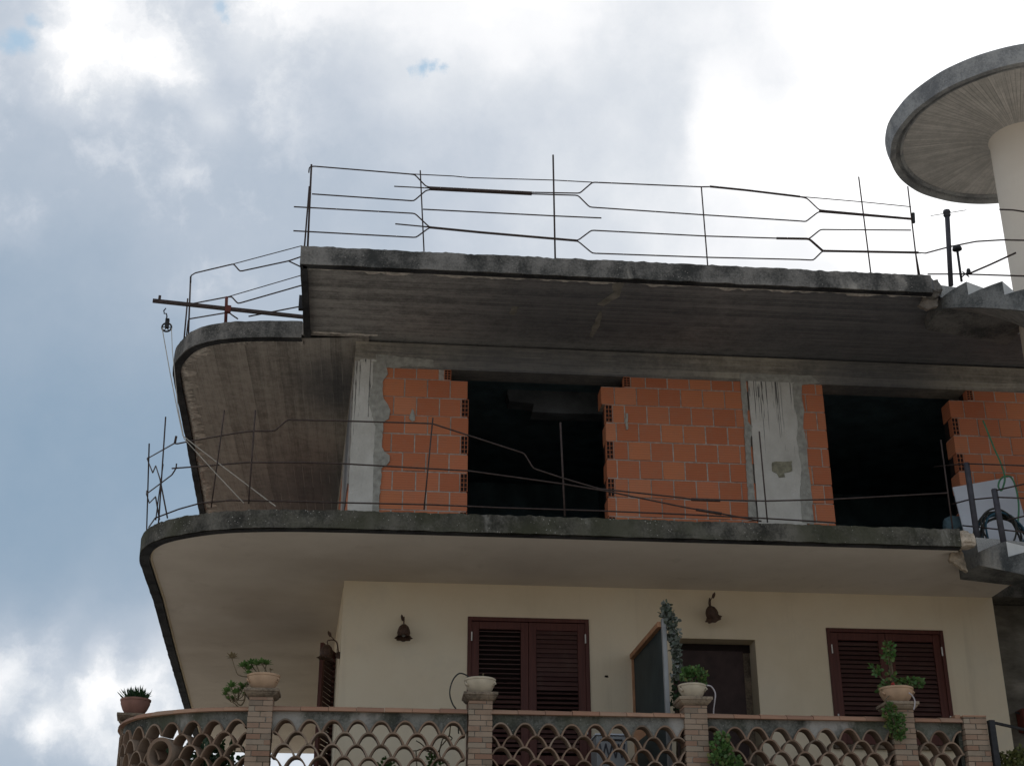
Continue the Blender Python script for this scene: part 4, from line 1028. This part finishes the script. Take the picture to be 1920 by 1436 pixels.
bl = [(onY(x, y, -1.5), r) for x, y, r in ((726, 1430, .05), (735, 1436, .05), (808, 1424, .05), (816, 1430, .05), (826, 1437, .06), (720, 1440, .06))]
shrub('small_green_plant', 'low green plant behind the lattice below the left bell lamp', bl, .05, 22, 'leaf', (onY(775, 1440, -1.5).x, -1.5, FL1), True, 'plant')
# bare vine twigs
tw = MB()
for pts in (((846, 1352), (844, 1365), (842, 1378), (834, 1390), (826, 1400), (824, 1412), (828, 1425)), ((766, 1402), (768, 1406), (780, 1407), (790, 1404), (802, 1408), (816, 1412), (824, 1405), (830, 1385), (842, 1380)), ((780, 1388), (790, 1394), (800, 1404), (810, 1410)), ((842, 1378), (848, 1384), (842, 1388)), ((780, 1407), (781, 1425), (782, 1440)), ((838, 1380), (820, 1384), (810, 1400), (806, 1420))):
    tw.tube(catmull([onY(x, y, -1.6) for x, y in pts], 3), .006, 5)
o = tw.build('vine_twigs', M['stem'], None, loc=onY(820, 1440, -1.6)); tag(o, 'bare brown vine twigs seen through the lattice left of the second pillar', 'vine')
rnd = random.Random(9); bl = [(onY(x, y, -1.9), r) for x, y, r in ((1878, 1428, .07), (1890, 1424, .08), (1900, 1422, .07), (1912, 1418, .08), (1922, 1412, .08), (1885, 1440, .1), (1905, 1436, .1), (1925, 1430, .1))]
M['hedgeleaf'] = leafm('hedge_leaf', [(.10, .10, .03), (.13, .14, .04), (.06, .08, .03)])
shrub('hedge_plant', 'olive green bush at the right edge below the concrete wall', bl, .045, 45, 'hedgeleaf', (onY(1900, 1440, -1.9).x, -1.9, 3.0))
# low handrail at the right edge
T9 = thing('side_handrail', (6.25, -1.9, FL1), 'dark square post with sloping handrail right of the last brick pillar', 'handrail')
a_, b_ = onY(1859, 1350, -1.95), onY(1870, 1450, -1.95); MB().box(-.03, .03, -.03, .03, 0, a_.z - FL1, Matrix.Translation((b_.x * .5 + a_.x * .5, -1.95, FL1))).build('post', M['iron'], T9, bevel=.004)
MB().tube([onY(1862, 1354, -1.95), onY(1885, 1359, -1.9), onY(1925, 1368, -1.8)], .016, 8).build('rail', M['iron'], T9)

# ------------------------------------------------------------------ partition on the balcony
T10 = thing('balcony_partition', (2.82, 0, FL1), 'dark green screen in tan frame standing out from the cream wall', 'partition')
zt = 5.212; yo = -1.53; x0p, x1p = 2.805, 2.845
def PM(y): return x0p + (x1p - x0p) * (y / yo)
def slabx(ya, yb, xa, xb, za, zb):
    return [(xa + PM(ya), ya, za), (xb + PM(ya), ya, za), (xb + PM(yb), yb, za), (xa + PM(yb), yb, za), (xa + PM(ya), ya, zb), (xb + PM(ya), ya, zb), (xb + PM(yb), yb, zb), (xa + PM(yb), yb, zb)]
BF = [(0, 3, 2, 1), (4, 5, 6, 7), (0, 1, 5, 4), (1, 2, 6, 5), (2, 3, 7, 6), (3, 0, 4, 7)]
MB().add(slabx(-.02, yo + .05, -.008, .008, FL1 + .05, zt - .05), BF).build('sheet', M['tarp'], T10)
MB().add(slabx(-.003, -.04, -.03, .02, FL1 + .01, zt), BF).add(slabx(-.041, yo + .045, -.055, .02, zt - .055, zt), BF).build('frame', M['tan'], T10, bevel=.004)
MB().add(slabx(yo + .04, yo - .02, -.022, .022, FL1 + .01, zt + .02), BF).build('post', M['offwhite'], T10, bevel=.006)
MB().add(slabx(yo + .30, yo + .02, .0, .05, 4.22, 4.27), BF).build('brace', M['offwhite'], T10)
T11 = thing('leaf_garland', (2.9, yo, 5.3), 'grey green leaf garland wound round the white partition post', 'garland')
mb, st_ = MB(), MB(); path = catmull([onY(x, y, yo - .02) for x, y in ((1247, 1134), (1250, 1150), (1256, 1160), (1262, 1180), (1265, 1205), (1268, 1225), (1271, 1245), (1270, 1260), (1263, 1270))], 6)
for i, p in enumerate(path):
    f_ = i / len(path)
    rr = .035 + .055 * max(0, 1 - abs(f_ - .28) / .35)
    for _ in range(int(20 if f_ < .72 else 5)): leaf_at(mb, p + rv() * rr * random.random(), rv(), rv(), random.uniform(.03, .06), random.uniform(.025, .045))
st_.tube(path, .008, 5); mb.build('leaves', M['ivy'], T11); st_.build('stem', M['stem'], T11)
bl = [(onY(x, y, yo + .1), r) for x, y, r in ((1272, 1285, .05), (1266, 1300, .06), (1270, 1312, .06), (1263, 1322, .05), (1276, 1325, .06))]
shrub('dark_potted_plant', 'dark foliage at the foot of the partition post behind the third pillar', bl, .045, 22, 'darkleaf', (onY(1270, 1400, yo + .1).x, yo + .1, FL1), True, 'plant')

# white crate behind the lattice
cA, cB = onY(1118, 1378, -.9), onY(1176, 1378, -.9)
T12 = thing('white_cabinet', ((cA.x + cB.x) / 2, -.7, FL1), 'small white cabinet with grey zigzag front behind the lattice', 'cabinet')
MB().box(cA.x, cB.x, -.9, -.5, FL1 + .015, cA.z).build('case', M['offwhite'], T12, bevel=.01)
MB().box(cA.x - .01, cB.x + .01, -.915, -.49, cA.z + .002, cA.z + .02).build('top', M['board_white'], T12, bevel=.005)
zz = MB(); w_ = (cB.x - cA.x); m_ = MB()
for k in range(2):
    xa = cA.x + .04 + k * (w_ - .08) * .52; m_.box(xa, xa + w_ * .32, -.912, -.902, cA.z - .05, cA.z - .035)
m_.build('vent_slot', M['iron'], T12)
for k in range(8):
    xa = cA.x + .03 + (w_ - .06) * k / 8; xb = xa + (w_ - .06) / 8; za, zb = (cA.z - .08, cA.z - .22) if k % 2 == 0 else (cA.z - .22, cA.z - .08)
    zz.tube([(xa, -.905, za), (xb, -.905, zb)], .008, 5)
zz.build('zigzag_trim', M['greyiron'], T12)
# tan parasol-like board leaning by the partition (seen through the lattice)
q = MB(); a = onY(1196, 1378, -1.3); q.box(0, .26, 0, .03, 0, .10, Matrix.Translation((a.x, -1.3, a.z - .06)) @ Matrix.Rotation(R(-38), 4, 'Y'))
o = q.build('tan_board', M['tan'], None, loc=(a.x, -1.3, a.z)); tag(o, 'short tan board propped behind the lattice left of the third pillar', 'board')

# ------------------------------------------------------------------ bell lamps
def bell_lamp(name, px, y, tilt, label, armroot, fin, scale=1.0):
    c = onY(px[0], px[1], y); t = thing(name, armroot, label, 'wall lamp', 'bell shaped wall lamps')
    Mx = Matrix.Rotation(R(tilt[0]), 4, 'X') @ Matrix.Rotation(R(tilt[1]), 4, 'Y') @ Matrix.Scale(scale, 4)
    prof = [(.008, .085), (.03, .08), (.055, .055), (.068, .02), (.070, -.015), (.066, -.045), (.074, -.06), (.092, -.075)]
    wobl = lambda a, z, r: (.010 * math.cos(8 * a) * max(0, (-.04 - z) / .035)) + .003 * math.sin(z * 300)
    MB().lathe(prof, c, 40, M=Mx, wob=wobl).build('shade', M['lampmetal'], t, smooth=True)
    MB().lathe([(0, .04), (.02, .03), (.026, 0), (.02, -.05), (.0, -.06)], c, 12, M=Mx).build('bulb', M['offwhite'], t)
    topc = c + Mx @ Vector((0, 0, .085)); pts = [armroot, Vector(armroot) + (topc - Vector(armroot)) * .3 + Vector((0, 0, .12)), topc + Vector((0, .02, .05)), topc]
    MB().tube(catmull(pts, 6), .007, 6).build('arm', M['lampmetal'], t)
    lf = MB(); fp = [Vector(p) for p in fin]; lf.tube(catmull(fp, 5), .005, 5)
    leaf_at(lf, fp[-1] - Vector((0, 0, .02)), Vector((0, 0, 1)) + (fp[-1] - fp[-2]).normalized(), Vector((0, -1, 0)), .075, .03)
    lf.lathe([(.0, -.025), (.016, -.01), (.012, .012), (.0, .04)], fp[-1], 8); lf.build('finial', M['lampmetal'], t)
    pl = Vector(armroot); MB().lathe([(0, -.006), (.035, -.006), (.04, .0), (0, .004)], pl, 14, M=Matrix.Rotation(R(90), 4, 'X')).build('wall_plate', M['lampmetal'], t)
    return t
a = onY(757, 1183, -.16)
bell_lamp('wall_lamp', (757, 1184), -.16, (-8, 0), 'bell shaped bronze lamp on the cream wall left of the left shutters', (a.x, -.008, a.z + .06), [(a.x, -.03, a.z + .07), (a.x - .005, -.12, a.z + .12), onY(755, 1160, -.12)])
a = onY(1335, 1148, -.18)
bell_lamp('wall_lamp', (1334.5, 1149), -.18, (38, -22), 'tilted bronze bell lamp above the dark doorway', (a.x + .03, -.008, a.z + .08), [(a.x + .02, -.03, a.z + .10), (a.x + .01, -.1, a.z + .16), onY(1337, 1118, -.12)])
a = onY(612, 1224, .25); sw = Vector((-.455 - .058 * .25, .25, 0))
bell_lamp('wall_lamp', (612, 1222), .25, (0, 6), 'bell lamp with leaf finial on the side wall at the left corner', (sw.x - .008, .25, a.z - .02), [(sw.x - .02, .25, a.z), (sw.x - .03, .25, a.z + .1), onY(619, 1190, .25)])

# ------------------------------------------------------------------ things on the terrace landing
pts = [onY(1786, 914, -.45), onY(1899, 894, -.30), onY(1936, 1025, -.72), onY(1812, 1015, -.72)]
wb = MB(); nrm = (pts[1] - pts[0]).cross(pts[3] - pts[0]).normalized() * .008
wb.add([p + nrm for p in pts] + [p - nrm for p in pts], [(0, 1, 2, 3), (7, 6, 5, 4), (0, 4, 5, 1), (1, 5, 6, 2), (2, 6, 7, 3), (3, 7, 4, 0)])
o = wb.build('leaning_board', M['board_white'], None, loc=pts[3]); tag(o, 'white rectangular panel leaning against the orange bricks at the right', 'panel')
cc = onY(1880, 992, -1.25)
T13 = thing('hose_coil', cc, 'coiled dark blue hose hanging in front of the white panel', 'hose'); 
for k in range(10):
    rx, rz = .20 + .013 * k + random.uniform(-.015, .015), .22 + .013 * k; off = Vector((random.uniform(-.05, .05), k * .012, random.uniform(-.04, .03) - .02 * k))
    MB().tube([cc + off + Vector((math.cos(a) * rx * (1 + .08 * math.sin(3 * a + k)), .02 * math.sin(2 * a), math.sin(a) * rz)) for a in [q * math.pi / 20 for q in range(40)]], .0115, 6, True).build('loop', M['hose_blue'] if k % 2 else M['hose_black'], T13, smooth=True)
gh = MB(); gh.tube(catmull([onY(x, y, -.9) for x, y in ((1843, 788), (1852, 810), (1864, 840), (1874, 862), (1882, 885), (1884, 900), (1878, 919), (1872, 912), (1875, 900), (1884, 893), (1896, 895), (1905, 915), (1910, 945), (1909, 975), (1905, 1000))], 5), .011, 6)
o = gh.build('green_hose', M['hose_green'], None, smooth=True, loc=onY(1880, 900, -.9)); tag(o, 'green hose hanging from the brick wall and looping over the white panel', 'hose')
# builders' bag in the opening beside the panel
rb = rubble(onY(1788, 985, -.2), .10, .1, .10, 'cement_bag', M['dark_in'], None, 13); tag(rb, 'dark crumpled bag at the foot of the right opening', 'bag')
rd = onY(1916, 1345, .2)
T14 = thing('red_mailbox', (rd.x, .25, rd.z), 'dark red box on the grey concrete wall at the right edge', 'box')
MB().box(rd.x - .02, rd.x + .22, .12, .319, rd.z - .16, rd.z + .10).build('box', M['rust_red'], T14, bevel=.03)
MB().tube([(rd.x - .02, .2, rd.z + .05), (rd.x - .07, .2, rd.z + .06)], .012, 6).build('latch', M['iron'], T14)

# ------------------------------------------------------------------ ground
gm = MB(); gm.add([(-400, -400, 0), (400, -400, 0), (400, 400, 0), (-400, 400, 0)], [(0, 1, 2, 3)])
o = gm.build('ground', M['asphalt'], None); o['kind'] = 'structure'

# ------------------------------------------------------------------ light
SUN_EL, SUN_AZ = 50.0, 17.0      # azimuth measured from +y towards +x
sd = Vector((math.sin(R(SUN_AZ)) * math.cos(R(SUN_EL)), math.cos(R(SUN_AZ)) * math.cos(R(SUN_EL)), math.sin(R(SUN_EL))))
sun = bpy.data.lights.new('sun', 'SUN'); sun.energy = 1.0; sun.angle = R(14); sun.color = (1, .96, .9)
so_ = bpy.data.objects.new('sun', sun); col.objects.link(so_); so_.rotation_euler = sd.to_track_quat('Z', 'Y').to_euler(); so_.location = (0, 0, 30)
w = bpy.data.worlds.new('World'); scene.world = w; w.use_nodes = True
t = w.node_tree; t.nodes.clear()
class WN(N):
    def __init__(s): s.t = t; s.tc = s.n('ShaderNodeTexCoord'); s.obj = s.tc.outputs['Generated']
g = WN(); out = g.n('ShaderNodeOutputWorld'); bg = g.n('ShaderNodeBackground'); g.l(bg.outputs[0], out.inputs[0]); bg.inputs[1].default_value = .1
sky = g.n('ShaderNodeTexSky', sky_type='NISHITA'); sky.sun_disc = False; sky.sun_elevation = R(SUN_EL); sky.sun_rotation = R(SUN_AZ)
def vm(op, a, b):
    x = g.n('ShaderNodeVectorMath', operation=op); g.setin(x.inputs[0], a)
    if b is not None: g.setin(x.inputs[1] if op != 'SCALE' else x.inputs['Scale'], b)
    return x
def ncol(scale, detail=5, rough=.6):
    x = g.n('ShaderNodeTexNoise'); g.l(g.obj, x.inputs['Vector']); x.inputs['Scale'].default_value = scale; x.inputs['Detail'].default_value = detail; x.inputs['Roughness'].default_value = rough
    return vm('SUBTRACT', x.outputs['Color'], (.5, .5, .5)).outputs[0]
wv = vm('ADD', g.obj, vm('SCALE', ncol(3.2, 4), .025).outputs[0]).outputs[0]
wv = vm('ADD', wv, vm('SCALE', ncol(12, 9, .68), .040).outputs[0]).outputs[0]
# cloud brightness at surveyed directions of the sky: (x, y, brightness, spread)
CL = [(120, 90, 1.0, 75), (210, 125, 1.02, 60), (40, 130, .62, 40), (30, 20, .66, 60), (230, 20, .78, 60), (330, 60, .80, 50), (300, 110, .96, 45), (400, 20, .80, 45), (350, 10, .80, 40), (445, 50, 1.0, 35), (330, 125, .98, 40), (500, 60, .96, 45),
      (560, 20, .92, 60), (395, 60, .74, 40), (520, 100, .70, 45), (470, 120, .72, 40), (600, 150, .66, 80), (500, 240, .64, 70), (450, 200, .68, 50), (400, 210, .86, 20), (385, 250, .84, 16), (330, 250, .66, 50),
      (690, 40, .96, 70), (790, 50, .95, 60), (640, 50, .88, 50), (850, 20, 1.0, 70), (760, 150, .86, 60), (700, 120, .80, 60), (870, 150, .84, 60), (960, 100, .98, 60), (950, 20, 1.02, 70), (1060, 80, .98, 60),
      (150, 250, .60, 110), (60, 350, .56, 100), (250, 330, .60, 100), (380, 380, .60, 100), (520, 360, .58, 90), (640, 320, .60, 90), (150, 470, .48, 100), (300, 480, .54, 90), (450, 480, .58, 80), (40, 560, .40, 90), (180, 620, .38, 90), (60, 720, .30, 100), (240, 740, .32, 90), (280, 660, .42, 60),
      (100, 860, .27, 100), (240, 880, .27, 80), (60, 980, .28, 80), (200, 980, .30, 70), (60, 1090, .34, 60), (220, 1060, .36, 60), (150, 1140, .50, 40), (95, 1180, .92, 22), (120, 1200, .84, 18), (210, 1180, .50, 45), (30, 1160, .5, 30), (270, 1200, .60, 40), (50, 1215, .66, 40), (150, 1225, .60, 40), (205, 1240, .96, 20), (180, 1270, .94, 22), (290, 1260, .96, 28), (240, 1280, .85, 25), (110, 1260, .58, 25), (60, 1280, .56, 40), (20, 1310, .86, 30), (100, 1330, .92, 35), (220, 1310, .94, 35), (170, 1350, .9, 30), (30, 1400, .54, 30), (120, 1410, .52, 30), (200, 1400, .62, 30), (300, 1400, .72, 50), (500, 1420, .78, 60),
      (800, 260, .70, 90), (900, 330, .68, 90), (720, 420, .64, 90), (900, 450, .70, 90), (1040, 250, .78, 90), (1080, 380, .76, 90), (1000, 180, .80, 60), (1130, 130, .80, 60), (1180, 60, .82, 50), (1230, 20, .84, 50), (1130, 20, .90, 40), (1250, 130, .82, 60), (1300, 60, .86, 60), (1220, 230, .84, 70), (1180, 330, .82, 70), (1240, 400, .88, 70),
      (1380, 60, .92, 60), (1440, 130, .90, 45), (1470, 170, .90, 35), (1360, 170, 1.02, 45), (1400, 250, 1.12, 70), (1500, 280, 1.2, 80), (1560, 120, 1.2, 80), (1520, 30, 1.1, 70), (1450, 380, 1.0, 70), (1350, 420, .92, 60), (1620, 400, 1.2, 90), (1700, 200, 1.3, 120), (1800, 40, 1.3, 150), (1850, 450, 1.2, 100), (1650, 500, 1.05, 60), (1500, 470, .93, 60)]
def field(az, el):
    d = Vector((math.sin(az) * math.cos(el), math.cos(az) * math.cos(el), math.sin(el))); nu = de = 0
    for c, v, s in CV:
        q = (d - c).length / s; e = math.exp(-.5 * q * q) if q < 9 else 0; nu += e * v; de += e
    return (nu + .62e-7) / (de + 1e-7)
CV = [(ray(x, y).normalized(), v, s / F * .62) for (x, y, v, s) in CL]
# the surveyed brightness is kept as rows of colour ramps over azimuth, three elevations to a ramp
A0, A1, E0, E1, NR, NC = R(-24), R(38), R(5.5), R(43), 27, 32
sx = g.n('ShaderNodeSeparateXYZ'); g.l(wv, sx.inputs[0])
az = g.math('ARCTAN2', sx.outputs[0], sx.outputs[1])
el = g.math('ARCTAN2', sx.outputs[2], g.math('SQRT', g.math('ADD', g.math('MULTIPLY', sx.outputs[0], sx.outputs[0]), g.math('MULTIPLY', sx.outputs[1], sx.outputs[1]))))
AM = (A0 + A1) / 2; vrow = g.math('MULTIPLY', g.math('SUBTRACT', el, E0), (NR - 1) / (E1 - E0))
tot = None
for k in range(0, NR, 3):
    b_ = g.n('ShaderNodeCombineXYZ')
    for q in range(3): g.l(vrow, b_.inputs[q])
    dd = vm('ABSOLUTE', vm('SUBTRACT', b_.outputs[0], (k, k + 1, k + 2)).outputs[0], None).outputs[0]
    wt = vm('MAXIMUM', vm('SUBTRACT', (1, 1, 1), dd).outputs[0], (0, 0, 0)).outputs[0]
    halves = []
    for h in range(2):
        a0, a1 = (A0, AM) if h == 0 else (AM, A1); u = g.math('DIVIDE', g.math('SUBTRACT', az, a0), a1 - a0)
        st_ = []
        for c_ in range(NC):
            tt = c_ / (NC - 1); st_.append((tt, tuple(min(1, .5 * field(a0 + (a1 - a0) * tt, E0 + (E1 - E0) * (k + q) / (NR - 1))) for q in range(3))))
        hr = g.ramp(u, st_); hr.node.color_ramp.interpolation = 'CARDINAL'; halves.append(hr)
    m_ = g.mix(g.math('GREATER_THAN', az, AM), halves[0], halves[1])
    dp = g.n('ShaderNodeVectorMath', operation='DOT_PRODUCT'); g.l(wt, dp.inputs[0]); g.l(m_, dp.inputs[1])
    tot = dp.outputs['Value'] if tot is None else g.math('ADD', tot, dp.outputs['Value'])
tot = g.math('MULTIPLY', tot, 2.0)
inside = g.math('MULTIPLY', g.math('MULTIPLY', g.step(az, A0, A0 + R(5)), g.math('SUBTRACT', 1.0, g.step(az, A1 - R(7), A1))), g.math('MULTIPLY', g.step(el, E0, E0 + R(2)), g.math('SUBTRACT', 1.0, g.step(el, E1 - R(4), E1))))
DEF = .62
# away from the surveyed part: broken cloud that brightens towards the sun
sdot = g.n('ShaderNodeVectorMath', operation='DOT_PRODUCT'); g.l(g.obj, sdot.inputs[0]); sdot.inputs[1].default_value = sd
near = g.math('POWER', g.math('MAXIMUM', sdot.outputs['Value'], 0.0), 14.0)
back = g.math('ADD', g.math('MULTIPLY', near, .9), g.math('ADD', DEF - .25, g.math('MULTIPLY', g.noise(2.2, 6, .6), .5)))
fld = g.math('ADD', g.math('MULTIPLY', inside, tot), g.math('MULTIPLY', g.math('SUBTRACT', 1.0, inside), back))
fld = g.math('ADD', fld, g.math('MULTIPLY', g.math('SUBTRACT', g.noise(10, 9, .62), .5), .24))
fld = g.math('ADD', fld, g.math('MULTIPLY', g.math('SUBTRACT', g.noise(32, 6, .62), .5), .08))
pf = g.math('ADD', g.noise(13, 10, .62, vec=wv), g.math('MULTIPLY', fld, .30))
puff = g.math('MULTIPLY', g.step(pf, .64, .88), g.math('MULTIPLY', g.step(fld, .42, .6), g.math('SUBTRACT', 1.0, g.step(fld, .95, 1.15))))
fld = g.math('ADD', g.math('SUBTRACT', fld, .02), g.math('MULTIPLY', g.math('MULTIPLY', puff, .22), g.math('SUBTRACT', 1.0, g.math('MULTIPLY', g.step(az, R(-9), R(-1)), .85))))
sc = g.math('MULTIPLY', fld, .8)
cc_ = g.ramp(sc, [(.16, (.25, .35, .46)), (.30, (.325, .41, .51)), (.46, (.45, .515, .60)), (.56, (.57, .62, .69)), (.66, (.71, .745, .79)), (.76, (.90, .91, .93)), (.86, (1, 1, 1))])
gain = g.math('ADD', 1.0, g.math('MULTIPLY', g.math('MAXIMUM', g.math('SUBTRACT', fld, 1.0), 0.0), 1.6))
cl10 = vm('SCALE', cc_, g.math('MULTIPLY', gain, 10.5)).outputs[0]
hole = None
for (x, y, s, k) in ((784, 133, 17, .95), (800, 129, 14, .9), (766, 138, 11, .7), (820, 133, 11, .7), (30, 72, 26, .9), (12, 80, 22, .8), (55, 35, 16, .6), (415, 8, 16, .7), (425, 28, 12, .5)):
    c = ray(x, y).normalized(); d = g.n('ShaderNodeVectorMath', operation='DISTANCE'); g.l(wv, d.inputs[0]); d.inputs[1].default_value = c
    e = g.math('MULTIPLY', g.math('SUBTRACT', 1.0, g.step(d.outputs['Value'], s * .25 / F, s * 1.25 / F)), k); hole = e if hole is None else g.math('MAXIMUM', hole, e)
sk = g.mix(1.0, sky.outputs[0], (1.0, 1.05, 1.1), 'MULTIPLY')
fin = g.mix(.04, cl10, sk); fin = g.mix(g.math('MULTIPLY', hole, .85, clamp=True), fin, (3.6, 5.4, 7.2))
g.l(fin, bg.inputs[0])

scene.view_settings.view_transform = 'Standard'; scene.view_settings.look = 'None'; scene.view_settings.exposure = 0; scene.view_settings.gamma = 1
scene.render.engine = 'CYCLES'
scene.cycles.max_bounces = 6; scene.cycles.diffuse_bounces = 4; scene.cycles.transmission_bounces = 2; scene.cycles.caustics_reflective = False; scene.cycles.caustics_refractive = False
